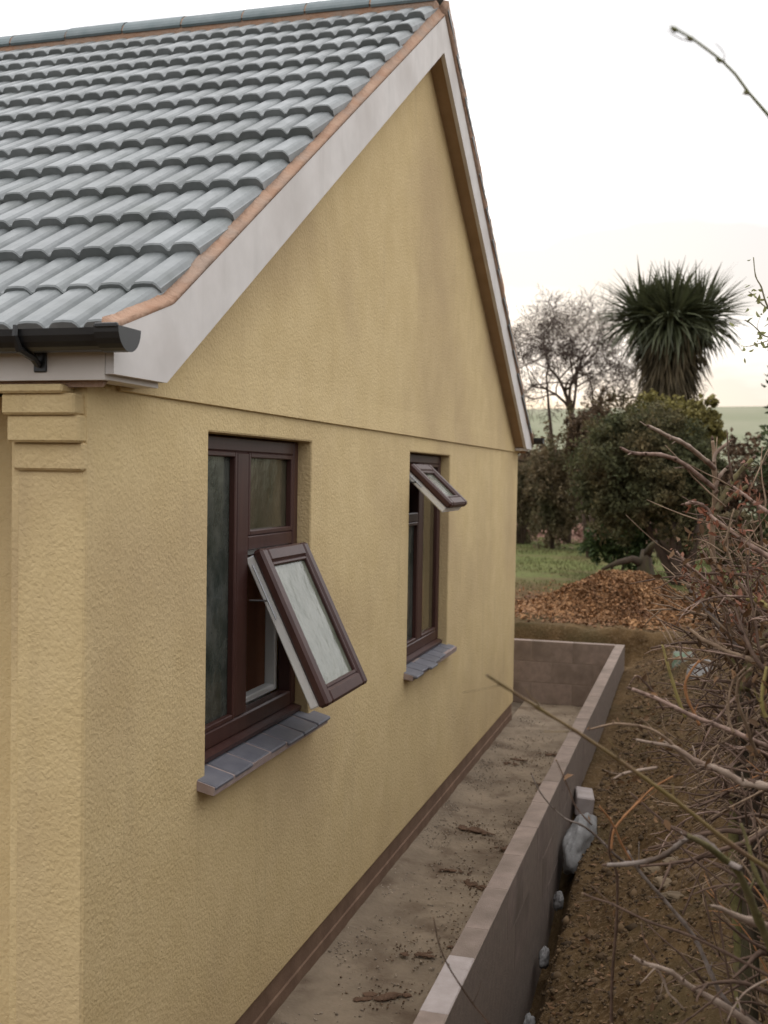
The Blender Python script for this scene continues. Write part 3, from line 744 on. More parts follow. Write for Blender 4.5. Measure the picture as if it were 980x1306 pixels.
for (x, y) in clods:
    for _ in range(80):
        pts.append((min(.92, max(.02, x+rng.gauss(0, .11))), y+rng.gauss(0, .10), -.190))
EARTH = pts
# loose grit at the foot of the plinth and along the wall
def scatter_chips(name, pts, sz, mt):
    base = np.array([(1, 0, 0), (-1, 0, 0), (0, 1, 0), (0, -1, 0), (0, 0, .8), (0, 0, -.6)]); tri = np.array([(0, 2, 4), (2, 1, 4), (1, 3, 4), (3, 0, 4), (2, 0, 5), (1, 2, 5), (3, 1, 5), (0, 3, 5)])
    V = []; F = []
    for i, p in enumerate(pts):
        a = rng.uniform(0, 6.28); s = sz*rng.uniform(.4, 1.5); R = np.array(((math.cos(a), -math.sin(a), 0), (math.sin(a), math.cos(a), 0), (0, 0, 1)))
        V.append((base*nr.uniform(.6, 1.3, (6, 3))*s) @ R.T + np.array(p)); F.append(tri+6*i)
    o = fast_obj(name, np.concatenate(V), np.concatenate(F), mt); o['kind'] = 'stuff'; return o
M_GRIT = mat('grit', (.24, .19, .14), (.33, .27, .21), scale=4, rough=.95, island=.45)
pts = []
for _ in range(3200):
    y = rng.uniform(3.2, 12); x = abs(rng.gauss(0, .11))+.01
    if fbm(x, y, 2, 3, 9) + .25 < rng.random()*.6: continue
    if x < .9: pts.append((x, y, -.192+.02*math.exp(-(x/.12)**2)))
for _ in range(2200): pts.append((rng.uniform(.05, .92), rng.uniform(3.2, 12.1), -.196))
scatter_chips('loose_grit', pts, .006, M_GRIT)
M_CRUMB2 = mat('earth_crumb', (.085, .052, .03), (.14, .09, .055), scale=4, rough=1, island=.4)
scatter_chips('earth_crumbs', EARTH, .0055, M_CRUMB2)
M_CRUMB = mat('soil_crumb', (.065, .040, .020), (.13, .085, .046), scale=4, rough=1, island=.5)
pts = []
for _ in range(9000):
    x = 1.16+abs(rng.gauss(0, .7)); y = rng.uniform(3.3, 13)
    pts.append((x, y, ground_h(x, y)+.002))
scatter_chips('soil_crumbs', pts, .009, M_CRUMB)
pts = []
for _ in range(700):
    x = 1.17+abs(rng.gauss(0, .6)); y = rng.uniform(3.3, 12.5)
    pts.append((x, y, ground_h(x, y)-.004))
scatter_chips('soil_clods', pts, .026, M_CRUMB)
pts = np.array([(x, y, ground_h(x, y)+.010) for x, y in [(1.22+abs(rng.gauss(0, .6)), rng.uniform(3.4, 13)) for _ in range(1500)]])
V, F = leaves6(pts, .018, .45, .75)
o = fast_obj('fallen_leaves', V, F, M_LEAFB); o['kind'] = 'stuff'

# ------------------------------------------------------------------ garden behind
lh = thing('leaf_heap', 'big heap of orange brown fallen leaves behind the end of the low wall', 'leaf heap', (.9, 14.9, .55))
def heap_h(x, y):
    a = .46*math.exp(-(((x-.98)/.62)**2+((y-15.6)/.9)**2))
    b_ = .38*math.exp(-(((x-.60)/.60)**2+((y-14.7)/.65)**2))+.14*math.exp(-(((x+.1)/.7)**2+((y-14.3)/.6)**2))
    return a+b_
hx = np.linspace(-.8, 2.4, 60); hy = np.linspace(13.3, 18.2, 60)
V = np.array([(x, y, ground_h(x, y)-.06+heap_h(x, y)+.03*fbm(x, y, 5, 3, 2)) for y in hy for x in hx]); idx = np.arange(3600).reshape(60, 60)
F = np.stack([idx[:-1, :-1], idx[:-1, 1:], idx[1:, 1:], idx[1:, :-1]], -1).reshape(-1, 4)
fast_obj('mound', V, F, M_LEAFH, lh, smooth=True)
P = []
while len(P) < 22000:
    x, y = rng.gauss(.75, .62), rng.gauss(15.0, .85)
    hh = heap_h(x, y)
    if y < 13.2 or hh < .02 and rng.random() < .7: continue
    P.append((x, y, ground_h(x, y)+max(hh-.05, 0)+rng.uniform(.0, .03)+.03*fbm(x, y, 5, 3, 2)))
V, F = leaves6(np.array(P), .024, .6, .5)
o = fast_obj('leaves', V, F, M_LEAFH, lh); o['kind'] = 'stuff'
# loose leaves between heap and lawn, and the leaf-strewn bed beyond the lawn
P = np.array([(x, y, ground_h(x, y)+.02) for x, y in [(rng.uniform(-3, 2.4), 13.2+abs(rng.gauss(0, 2.2))) for _ in range(2600)]])
V, F = leaves6(P, .034, .5, .7); o = fast_obj('fallen_leaves', V, F, M_LEAFH); o['kind'] = 'stuff'
M_LEAFP = mat('bed_leaf', (.20, .105, .075), (.27, .16, .12), scale=2, rough=.9, island=.4)
P = np.array([(x, y, ground_h(x, y)+.03) for x, y in [(rng.uniform(-8, 3), rng.gauss(35, 2.6)) for _ in range(5000)]])
V, F = leaves(P, .075, .6, .6); o = fast_obj('fallen_leaves', V, F, M_LEAFP); o['kind'] = 'stuff'
# grass blades on the lawn
P = []
for _ in range(26000):
    x, y = rng.uniform(-6, 4), rng.uniform(16.8, 32)
    if fbm(x, y, .5, 3, 4) < -.35: continue
    P.append((x, y, ground_h(x, y)))
P = np.array(P); nn = len(P); a = nr.uniform(0, 6.28, nn); hgt = nr.uniform(.03, .075, nn); wv = np.stack([np.cos(a), np.sin(a), 0*a], 1)*.008
tip = P+np.stack([nr.normal(0, .02, nn), nr.normal(0, .02, nn), hgt], 1)
V = np.stack([P-wv, P+wv, tip], 1).reshape(-1, 3); F = np.arange(3*nn).reshape(nn, 3)
o = fast_obj('lawn_grass', V, F, M_GRASS); o['kind'] = 'stuff'

# stump on top of the heap
st = MB(); st.tube([(1.02, 16.3, .5, .20), (1.03, 16.3, .9, .15), (1.05, 16.32, 1.15, .10), (1.04, 16.32, 1.30, .05)], 9, jit=.25)
st.tube([(1.02, 16.3, 1.10, .08), (.86, 16.22, 1.16, .05), (.66, 16.15, 1.10, .04), (.45, 16.1, 1.0, .022)], 7, jit=.2)
st.tube([(1.05, 16.3, 1.2, .07), (1.14, 16.25, 1.36, .05), (1.2, 16.2, 1.42, .03)], 6, jit=.2)
tag(st.build('tree_stump', CANE['trunk'], smooth=True), 'dark broken stump with a grey root behind the top of the leaf heap', 'stump')

def crown_cloud(name, blobs, n, size, mt, parent, aspect=.5, shell=.55, gap=0.0, seed=0):
    """blobs: (cx,cy,cz,rx,ry,rz). leaf clumps filling blobs denser near the skin"""
    wts = np.array([b[3]*b[4]*b[5] for b in blobs])**.75; wts /= wts.sum()
    Ps = []
    for b, w in zip(blobs, wts):
        k = int(n*w); nc = max(6, k//28)
        cd = rand_unit(nc); cr = nr.uniform(shell, 1.05, nc)[:, None]
        cc = cd*cr
        keep = np.array([mnoise.noise(Vector(c)*2.3+Vector((seed, b[0], b[2]))) > gap-.6 for c in cc])
        cc = cc[keep] if keep.sum() > 3 else cc
        which = nr.integers(0, len(cc), k)
        p = cc[which]+nr.normal(0, .10, (k, 3))
        Ps.append(p*np.array(b[3:6])+np.array(b[:3]))
    P = np.concatenate(Ps)
    V, F = leaves(P, size, aspect)
    o = fast_obj(name, V, F, mt, parent)
    return o
def blob_set(cx_, cy_, cz_, rx, ry, rz, n, sub=.5, seed=1):
    r_ = random.Random(seed); out = [(cx_, cy_, cz_, rx*.8, ry*.8, rz*.8)]
    for i in range(n):
        a = r_.uniform(0, 6.28); e_ = math.asin(r_.uniform(-.8, 1)); k = r_.uniform(.5, .8); s = r_.uniform(.7, 1.2)*sub
        out.append((cx_+rx*k*math.cos(a)*math.cos(e_), cy_+ry*k*math.sin(a)*math.cos(e_), cz_+rz*k*math.sin(e_), rx*s, ry*s, rz*s))
    return out
def stems(parent, base, tops, r0, name='trunk', mt=None):
    m = MB()
    for t in tops:
        p = Vector(base); q_ = Vector(t); mid = p.lerp(q_, .5)+Vector((rng.uniform(-.1, .1), rng.uniform(-.1, .1), 0))
        m.tube([(*p, r0), (*mid, r0*.7), (*q_, r0*.3)], 7)
    return m.build(name, mt or M_BARK, parent, smooth=True)

# large dark evergreen bush
eb = thing('evergreen_bush', 'large round dark evergreen bush behind the leaf heap, below the palm', 'bush', (1.35, 19.2, .5))
stems(eb, (1.55, 19.1, .4), [(1.2, 19.1, 2.2), (1.9, 19.2, 2.4), (.7, 19.0, 2.0), (1.6, 19.4, 3.0), (1.35, 18.9, 1.6)], .11)
bl = blob_set(.92, 19.2, 2.35, 1.20, 1.15, 1.05, 14, .46, 5) + [(.45, 19.0, 1.75, .55, .6, .5), (1.55, 19.0, 1.65, .55, .6, .5), (.05, 19.2, 2.45, .5, .5, .65), (1.65, 19.3, 2.7, .48, .5, .5), (.9, 19.2, 3.2, .8, .7, .42), (.2, 19.2, 3.1, .42, .5, .36)]
crown_cloud('crown', bl, 46000, .040, M_EVER, eb, .5, .45, .25)
# olive bush on its right shoulder
ob = thing('olive_bush', 'yellowish olive bush rising over the right shoulder of the dark evergreen', 'bush', (1.4, 21.5, .5))
stems(ob, (1.4, 21.5, .4), [(1.0, 21.5, 3.4), (1.6, 21.5, 3.6), (1.9, 21.4, 3.0)], .07)
bl = blob_set(1.35, 21.5, 3.3, .78, .8, .6, 10, .42, 8) + [(1.92, 21.4, 3.25, .30, .4, .34), (1.86, 21.4, 3.78, .22, .25, .20), (.85, 21.5, 3.65, .42, .5, .34)]
crown_cloud('crown', bl, 16000, .045, M_OLIVE, ob, .55, .45, .35, 3)
# small dark-green bush at the foot
gb = thing('green_bush', 'low bright green bush at the left foot of the dark evergreen', 'bush', (.35, 20.5, .5))
stems(gb, (.35, 20.5, .4), [(.1, 20.5, 1.2), (.6, 20.5, 1.3)], .03)
crown_cloud('crown', blob_set(.45, 20.5, 1.15, .65, .5, .62, 6, .5, 2), 5500, .05, mat('green_leaf', (.045, .075, .022), (.075, .10, .035), scale=2, rough=.75, island=.4, transl=.15), gb, .5, .4, .2)

def simple_bush(name, label, x, y, z, rx, rz, n, mt, size, seed, cat='bush', group=None):
    t = thing(name, label, cat, (x, y, .5), group)
    stems(t, (x, y, ground_h(x, y)-.1), [(x-rx*.4, y, z), (x+rx*.3, y+.2, z+rz*.3), (x, y-.2, z+.2*rz)], .05)
    crown_cloud('crown', blob_set(x, y, z, rx, rx*.8, rz, 9, .48, seed), n, size, mt, t, .5, .35, .35, seed)
    return t
simple_bush('brown_bush', 'brownish rounded bush at the back edge of the lawn beside the house', -3.9, 37, 1.6, 1.3, 1.35, 11000, M_BUSH, .06, 11)
simple_bush('brown_bush', 'dark brown shrub almost hidden behind the house corner', -5.9, 36, 1.9, 1.2, 1.6, 7000, M_BUSH, .06, 12)
simple_bush('brown_bush', 'tall russet bush between the bare tree and the evergreen', -.6, 27, 2.6, 1.25, 1.9, 14000, M_BUSH, .05, 13)
simple_bush('brown_bush', 'low grey brown bush under the bare tree', -2.6, 34, 1.9, 1.2, 1.5, 9000, M_BUSH, .06, 14)
simple_bush('brown_bush', 'dim shrub in shade beneath the olive bush', 2.6, 24, 1.0, 1.1, .65, 7000, M_BUSH, .05, 15)

simple_bush('brown_bush', 'olive brown scrub directly right of the house corner', -2.75, 29, 1.75, .85, 1.35, 9000, M_BUSH, .05, 21)
simple_bush('brown_bush', 'olive scrub in front of the bare tree trunk', -1.75, 27.5, 1.9, .8, 1.45, 9000, M_BUSH, .05, 22)
simple_bush('brown_bush', 'rust tinted bush whose top shows left of the palm skirt', -.55, 24.5, 2.9, .62, 1.35, 9000, M_HEDGE, .045, 23)
# hedge at the end of the garden, one plant of many: a row of hedge bushes
hg = thing('hedge', 'long brown garden hedge below the green field', 'hedge', (2, 44, .5))
bl = [(x, 44+rng.uniform(-.5, .5), 2.15+rng.uniform(-.10, .10), 1.15, .9, 1.75) for x in np.arange(-16, 16, 1.1)]
crown_cloud('foliage', bl, 52000, .125, M_HEDGE, hg, .5, .3, -.2)
m = MB()
for x in np.arange(-16, 16, .55): m.tube([(x, 44, .3, .05), (x+rng.uniform(-.2, .2), 44, 2.4, .02)], 5)
m.build('stems', M_BARK, hg)
# shrub row on the bank, mostly out of view, added to shade the wall
bh = thing('shade_shrub_row', 'dark straggly hedge on the bank at the right edge behind the bare canes, mostly added out of view for shade', 'hedge', (3.2, 8, .7))
bl = []; m = MB()
for k in range(34):
    t_ = k/33; y = -4+17*t_; x = 2.92+.012*y+rng.uniform(-.08, .12)
    bl.append((x, y, 1.75-.5*t_+rng.uniform(-.1, .15), .56, .65, 1.60-.75*t_+rng.uniform(-.1, .2)))
    m.tube([(x, y, ground_h(x, y)-.05, .03), (x+rng.uniform(-.1, .1), y, 1.3, .02), (x+rng.uniform(-.2, .2), y+.1, 2.1, .006)], 6)
crown_cloud('foliage', bl, 64000, .048, M_BUSH, bh, .5, .3, .1)
m.build('stems', M_BARK, bh, smooth=True)
# conifer at the right edge
cf = thing('conifer', 'dense green conifer at the right edge in front of the field', 'tree', (3.62, 20, .5))
stems(cf, (3.62, 20, .4), [(3.62, 20, 4.6)], .10)
bl = [(3.62, 20, .6+.50*k, .98-.05*abs(k-4)*(1.6 if k > 4 else .6), .9, .55) for k in range(9)]
crown_cloud('crown', bl, 14000, .06, M_CONIF, cf, .4, .55, .1)

# ---- trees with limbs
def grow(m, p, d, L_, r, depth, spread, mt_i, maxd, thin=3, up_=.12, wob=.25):
    segs = 4 if depth < maxd else 3; pts = [(*p, r)]; q_ = p.copy(); dd = d.copy()
    for i in range(segs):
        dd = (dd+Vector((rng.uniform(-wob, wob), rng.uniform(-wob, wob), rng.uniform(-wob, wob)+up_*.5))).normalized()
        q_ = q_+dd*(L_/segs); pts.append((*q_, max(r*(1-.55*(i+1)/segs), .004)))
        if depth < maxd and i >= 1:
            for _ in range(rng.choice((1, 1, 2)) if depth > 0 else 2):
                ax = Vector((rng.uniform(-1, 1), rng.uniform(-1, 1), rng.uniform(-1, 1))).cross(dd).normalized()
                nd = (Matrix.Rotation(rng.uniform(.35, spread), 3, ax) @ dd)
                nd = (nd+Vector((0, 0, up_))).normalized()
                grow(m[1] if depth+1 >= thin and len(m) > 1 else m[0], q_, nd, L_*rng.uniform(.55, .8), max(pts[-1][3]*.72, .004), depth+1, spread, mt_i, maxd, thin, up_, wob) if False else \
                grow(m, q_, nd, L_*rng.uniform(.55, .8), max(pts[-1][3]*.72, .004), depth+1, spread, mt_i, maxd, thin, up_, wob)
    tgt = m[0] if depth < thin else m[1]
    tgt.tube(pts, 6 if depth < thin else 3, cap=depth < thin)
bt = thing('bare_tree', 'leafless twiggy tree left of the palm against the sky', 'tree', (-2.6, 30, .5))
mm = [MB(), MB()]
TX, TY = -1.62, 30.0; g0 = ground_h(TX, TY)
mm[0].tube([(TX-.10, TY, g0-.1, .15), (TX-.02, TY, g0+1.2, .11), (TX+.05, TY, g0+2.4, .10), (TX, TY, g0+3.5, .085)], 8, jit=.08)
mm[0].tube([(TX-.08, TY+.1, g0-.1, .09), (TX-.42, TY+.1, g0+1.8, .065), (TX-.62, TY, g0+3.6, .04), (TX-.72, TY, g0+4.6, .02)], 7, jit=.08)
for (p0, lean, L0, r0) in (((TX, TY, g0+3.4), (.05, 0, 1), 1.5, .065), ((TX, TY, g0+3.2), (.55, .1, .85), 1.45, .055), ((TX, TY, g0+3.5), (-.5, -.1, .9), 1.4, .05), ((TX, TY, g0+3.5), (.25, -.5, .8), 1.5, .05), ((TX-.72, TY, g0+4.5), (-.2, .1, 1), 1.2, .03), ((TX, TY, g0+3.6), (-.15, .4, 1), 1.55, .05)):
    grow(mm, Vector(p0), Vector(lean).normalized(), L0, r0, 0, 1.2, 0, 5, 2, -.02, .30)
mm[0].build('trunk', M_BARK, bt, smooth=True); mm[1].build('crown', M_TWIG, bt)

# ---- cabbage palm
pt = thing('cabbage_palm', 'tall cabbage palm with a round spiky head and a skirt of dead leaves', 'palm tree', (1.5, 26, .5))
PX, PY, PZ = 1.02, 26.0, 6.05
m = MB(); m.tube([(PX+.05, PY, .3, .24), (PX, PY, 1.5, .2), (PX+.03, PY, 3.0, .19), (PX, PY, PZ+.3, .17)], 10, jit=.06); m.build('trunk', M_BARK, pt, smooth=True)
def blade(L_, w, droop, nseg=5, fold=.3):
    """leaf along +X, bending down by droop; returns local verts / faces (V-fold)"""
    V = []; x = z = 0; a = 0
    for i in range(nseg+1):
        t = i/nseg; ww = w*(.55+.9*t if t < .5 else 2*(1-t)) * (1 if t < 1 else .02)+.002
        V += [(x, -ww, z+fold*ww), (x, 0, z), (x, ww, z+fold*ww)]
        a += droop/nseg*(1+t); x += L_/nseg*math.cos(a); z -= L_/nseg*math.sin(a)
    F = []
    for i in range(nseg):
        o = i*3; F += [(o, o+1, o+4, o+3), (o+1, o+2, o+5, o+4)]
    return np.array(V), np.array(F)
def blade_matrix(az, el, loc, rollv=0):
    return Matrix.Translation(loc) @ Matrix.Rotation(az, 4, 'Z') @ Matrix.Rotation(-el, 4, 'Y') @ Matrix.Rotation(rollv, 4, 'X')
heads = [(PX, PY, PZ, 1.05), (PX-.58, PY-.2, PZ-.05, .95), (PX+.60, PY+.1, PZ-.05, 1.0), (PX+.05, PY-.5, PZ-.15, 1.0)]
protos = []
for dr in (.15, .35, .6):
    V_, F_ = blade(1.22, .026, dr); protos.append(fast_mesh('leaf', V_, F_, M_PALM))
nl = 0; VV = []; FF = []; DV = []; DF = []
for hi, (hx_, hy_, hz_, hs) in enumerate(heads):
    for k in range(380):
        az = rng.uniform(0, 6.28); el = math.asin(rng.uniform(-.45, .97)); dr = .15 if el > .5 else (.35 if el > 0 else .6)
        Mx = blade_matrix(az, el, (hx_+.08*math.cos(az), hy_+.08*math.sin(az), hz_+rng.uniform(-.2, .15)), rng.uniform(-.5, .5)) @ Matrix.Scale(hs*rng.uniform(.8, 1.15), 4)
        pm = protos[(0, 1, 2)[int(dr > .2)+int(dr > .5)]]
        if k < 60:
            o = bpy.data.objects.new('leaf', pm); COL.objects.link(o); o.matrix_world = Mx; o.parent = pt; o.matrix_parent_inverse = world_mat(pt).inverted()
        else:
            V_, F_ = blade(1.22, .026, dr, 4); A_ = np.array(Mx); FF.append(F_+sum(len(v) for v in VV)); VV.append(V_ @ A_[:3, :3].T+A_[:3, 3])
tot = 0
for k in range(1500):
    az = rng.uniform(0, 6.28); z_ = rng.uniform(-1.35, .0); rr = .22+.50*(1-.55*abs(z_))*rng.uniform(.3, 1)
    el = rng.uniform(-1.55, -.75)
    Mx = blade_matrix(az, el, (PX+rr*math.cos(az), PY+rr*math.sin(az), PZ-.15+z_), rng.uniform(-.8, .8)) @ Matrix.Scale(rng.uniform(.6, .95), 4)
    V_, F_ = blade(1.0, .030, .25, 3); A_ = np.array(Mx); DF.append(F_+tot); tot += len(V_); DV.append(V_ @ A_[:3, :3].T+A_[:3, 3])
o = fast_obj('leaves', np.concatenate(VV), np.concatenate(FF), M_PALM, pt); o['kind'] = 'stuff'
o = fast_obj('dead_leaves', np.concatenate(DV), np.concatenate(DF), M_PALMD, pt); o['kind'] = 'stuff'

# ------------------------------------------------------------------ foreground shrubs
# canes: (bark kind, [(x, y, z, radius), ...]) in metres
CANES_NEAR = [
  ('green', [(1.498,1.719,1.985,0.0032),(1.51,1.78,1.961,0.0037),(1.565,1.853,1.909,0.0042),(1.618,1.925,1.86,0.0048),(1.688,2.002,1.796,0.0053),(1.783,2.085,1.711,0.0059),(1.884,2.169,1.615,0.0065),(1.968,2.25,1.541,0.0072),(2.018,2.321,1.486,0.0078)]),
  ('grey', [(1.469,2.428,1.64,0.0021),(1.487,2.451,1.594,0.0024),(1.515,2.477,1.553,0.0027),(1.539,2.503,1.525,0.0031),(1.57,2.531,1.507,0.0034),(1.598,2.557,1.48,0.0038),(1.622,2.583,1.449,0.0041),(1.646,2.608,1.417,0.0045),(1.67,2.634,1.393,0.0048)]),
  ('grey', [(1.64,2.419,1.46,0.0072),(1.682,2.409,1.47,0.0075),(1.732,2.4,1.487,0.0077),(1.761,2.386,1.507,0.008),(1.783,2.37,1.531,0.0082),(1.805,2.354,1.555,0.0085),(1.83,2.339,1.565,0.0087),(1.855,2.323,1.555,0.009),(1.883,2.307,1.534,0.0092),(1.911,2.291,1.527,0.0094)]),
  ('moss', [(1.806,2.212,1.607,0.0077),(1.842,2.251,1.58,0.0086),(1.873,2.289,1.547,0.0097),(1.905,2.326,1.511,0.0107),(1.931,2.361,1.449,0.0118),(1.954,2.396,1.385,0.0128),(1.984,2.432,1.316,0.0139),(2.02,2.469,1.238,0.0151)]),
  ('brown', [(1.641,2.525,1.52,0.0036),(1.632,2.564,1.44,0.004),(1.648,2.609,1.371,0.0044),(1.647,2.648,1.24,0.0049),(1.638,2.684,1.107,0.0053),(1.636,2.722,0.961,0.0058),(1.644,2.759,0.717,0.0063)]),
  ('orange', [(1.77,2.567,1.629,0.0029),(1.724,2.552,1.599,0.0031),(1.693,2.542,1.565,0.0034),(1.668,2.534,1.538,0.0037),(1.644,2.526,1.502,0.004),(1.64,2.523,1.457,0.0043)]),
  ('orange', [(1.615,2.468,1.573,0.0031),(1.634,2.486,1.545,0.0033),(1.648,2.501,1.517,0.0035),(1.661,2.517,1.48,0.0037),(1.684,2.535,1.435,0.0039)]),
  ('brown', [(1.578,2.553,1.34,0.0029),(1.605,2.552,1.332,0.0034),(1.643,2.554,1.323,0.004),(1.724,2.568,1.288,0.0045),(1.809,2.583,1.263,0.005),(1.894,2.598,1.227,0.0055),(2.007,2.619,1.17,0.0061)]),
  ('grey', [(1.669,2.635,1.424,0.0048),(1.697,2.641,1.377,0.0054),(1.752,2.655,1.314,0.0059),(1.803,2.667,1.254,0.0065),(1.831,2.674,1.214,0.007),(1.865,2.681,1.14,0.0076),(1.9,2.689,1.074,0.0082),(1.954,2.704,1.035,0.0087),(2.045,2.728,0.977,0.0093)]),
  ('pale', [(1.697,2.48,1.239,0.0063),(1.717,2.492,1.223,0.0069),(1.747,2.507,1.212,0.0076),(1.778,2.522,1.198,0.0082),(1.805,2.535,1.174,0.0089),(1.836,2.55,1.151,0.0096),(1.88,2.568,1.124,0.0102),(1.94,2.591,1.083,0.0109),(2.028,2.62,1.019,0.0116)]),
  ('pale', [(1.856,2.376,1.413,0.0041),(1.875,2.394,1.404,0.0068),(1.901,2.414,1.386,0.0095),(1.94,2.438,1.367,0.0123),(2.017,2.472,1.338,0.0151)]),
  ('pale', [(1.896,2.379,1.173,0.002),(1.908,2.384,1.201,0.0024),(1.927,2.39,1.23,0.0028),(1.953,2.398,1.25,0.0032),(2.007,2.415,1.277,0.0036)]),
  ('brown', [(1.71,2.538,1.289,0.0023),(1.717,2.539,1.254,0.0027),(1.737,2.543,1.219,0.0031),(1.755,2.547,1.197,0.0036)]),
  ('pale', [(1.808,2.56,1.099,0.0027),(1.789,2.555,1.12,0.0031),(1.772,2.55,1.137,0.0035),(1.761,2.548,1.166,0.0039),(1.746,2.545,1.19,0.0043)]),
  ('brown', [(1.324,2.118,1.416,0.0017),(1.328,2.152,1.351,0.002),(1.34,2.188,1.293,0.0023),(1.36,2.226,1.236,0.0025),(1.378,2.264,1.185,0.0028),(1.433,2.312,1.086,0.0031),(1.532,2.367,0.865,0.0034)]),
  ('pink', [(1.664,2.75,1.787,0.0069),(1.719,2.752,1.769,0.0072),(1.769,2.753,1.748,0.0075),(1.812,2.751,1.73,0.0078),(1.86,2.752,1.715,0.0081),(1.911,2.753,1.698,0.0084),(1.943,2.749,1.686,0.0087),(2.002,2.752,1.662,0.009),(2.056,2.753,1.616,0.0093)]),
  ('tan', [(1.583,2.568,1.721,0.0036),(1.608,2.582,1.727,0.0039),(1.636,2.596,1.732,0.0042),(1.669,2.612,1.729,0.0045),(1.698,2.627,1.723,0.0048),(1.727,2.641,1.711,0.0051),(1.757,2.656,1.688,0.0053),(1.784,2.669,1.656,0.0056),(1.824,2.686,1.612,0.0059)]),
  ('pale', [(1.682,2.647,1.687,0.0044),(1.725,2.654,1.68,0.0056),(1.766,2.66,1.675,0.0067),(1.791,2.661,1.662,0.0079),(1.82,2.663,1.644,0.009),(1.861,2.668,1.631,0.0101),(1.889,2.67,1.62,0.0112),(1.928,2.675,1.599,0.0123),(1.961,2.679,1.597,0.0134),(2.035,2.694,1.583,0.0145)]),
  ('pale', [(1.634,2.63,1.594,0.0037),(1.659,2.638,1.607,0.0043),(1.691,2.647,1.615,0.0049),(1.732,2.659,1.622,0.0056)]),
  ('tan', [(1.935,2.623,1.877,0.0039),(1.912,2.633,1.849,0.0045),(1.906,2.647,1.812,0.0051),(1.915,2.665,1.772,0.0056),(1.93,2.686,1.734,0.0062),(1.943,2.706,1.692,0.0068),(1.959,2.726,1.651,0.0074)]),
  ('tan', [(1.921,2.619,1.877,0.0036),(1.896,2.61,1.845,0.0038),(1.887,2.606,1.8,0.0041),(1.89,2.606,1.755,0.0044),(1.901,2.608,1.729,0.0046)]),
  ('yellow', [(1.963,2.527,1.898,0.0051),(1.956,2.524,1.855,0.0056),(1.955,2.522,1.813,0.006),(1.969,2.525,1.782,0.0064),(2.003,2.534,1.753,0.0068)]),
  ('brown', [(1.516,2.494,1.658,0.0018),(1.53,2.497,1.628,0.0021),(1.545,2.5,1.593,0.0024),(1.561,2.504,1.554,0.0027),(1.596,2.512,1.515,0.003)]),
  ('brown', [(1.677,2.59,1.574,0.0029),(1.708,2.588,1.55,0.0033),(1.74,2.586,1.526,0.0036),(1.77,2.583,1.505,0.004),(1.811,2.584,1.487,0.0043),(1.845,2.583,1.47,0.0046)]),
  ('tan', [(1.854,2.691,1.501,0.0026),(1.898,2.704,1.53,0.003),(1.933,2.715,1.549,0.0033),(1.994,2.734,1.583,0.0037)]),
  ('pink', [(1.885,2.706,1.682,0.0026),(1.912,2.713,1.669,0.0032),(1.944,2.723,1.673,0.0038),(1.992,2.736,1.652,0.0044)]),
  ('yellow', [(1.727,2.979,1.868,0.0045),(1.74,2.981,1.82,0.0053),(1.756,2.984,1.769,0.006),(1.773,2.987,1.718,0.0067),(1.79,2.991,1.677,0.0074)]),
  ('orange', [(1.822,3.005,1.828,0.0041),(1.799,2.997,1.795,0.0045),(1.786,2.992,1.759,0.005),(1.797,2.994,1.718,0.0054),(1.813,2.998,1.687,0.0058),(1.826,3.0,1.657,0.0062)]),
  ('brown', [(1.648,2.953,1.763,0.0033),(1.664,2.958,1.784,0.0038),(1.684,2.963,1.768,0.0043),(1.709,2.969,1.739,0.0049),(1.734,2.975,1.696,0.0054)]),
  ('moss', [(1.915,2.45,1.571,0.005),(1.932,2.441,1.525,0.0058),(1.944,2.429,1.48,0.0066),(1.981,2.425,1.419,0.0074),(2.021,2.422,1.375,0.0082)]),
  ('tan', [(1.9,2.392,1.521,0.0026),(1.915,2.396,1.505,0.0028),(1.931,2.4,1.485,0.0031),(1.943,2.403,1.459,0.0033)]),
  ('brown', [(1.848,2.685,1.381,0.0028),(1.876,2.691,1.307,0.003),(1.887,2.691,1.233,0.0033),(1.904,2.693,1.141,0.0036),(1.928,2.696,1.03,0.0038),(1.95,2.696,0.846,0.0041)]),
  ('brown', [(1.764,2.754,1.065,0.0023),(1.837,2.776,1.103,0.0028),(1.91,2.798,1.12,0.0033),(2.02,2.831,1.147,0.0038)]),
]
TRUNK_NEAR = [
  ('trunk', [(2.061,2.85,1.368,0.0308),(2.074,2.89,1.199,0.0351),(2.071,2.923,0.984,0.0396),(2.067,2.955,0.724,0.0442),(2.071,2.983,0.294,0.0489),(2.082,3.016,-0.043,0.0537)]),
  ('trunk', [(2.072,2.759,1.663,0.0241),(2.087,2.836,1.492,0.0291),(2.087,2.908,1.332,0.0343),(2.083,2.978,1.124,0.0398),(2.08,3.041,0.68,0.0455)]),
]
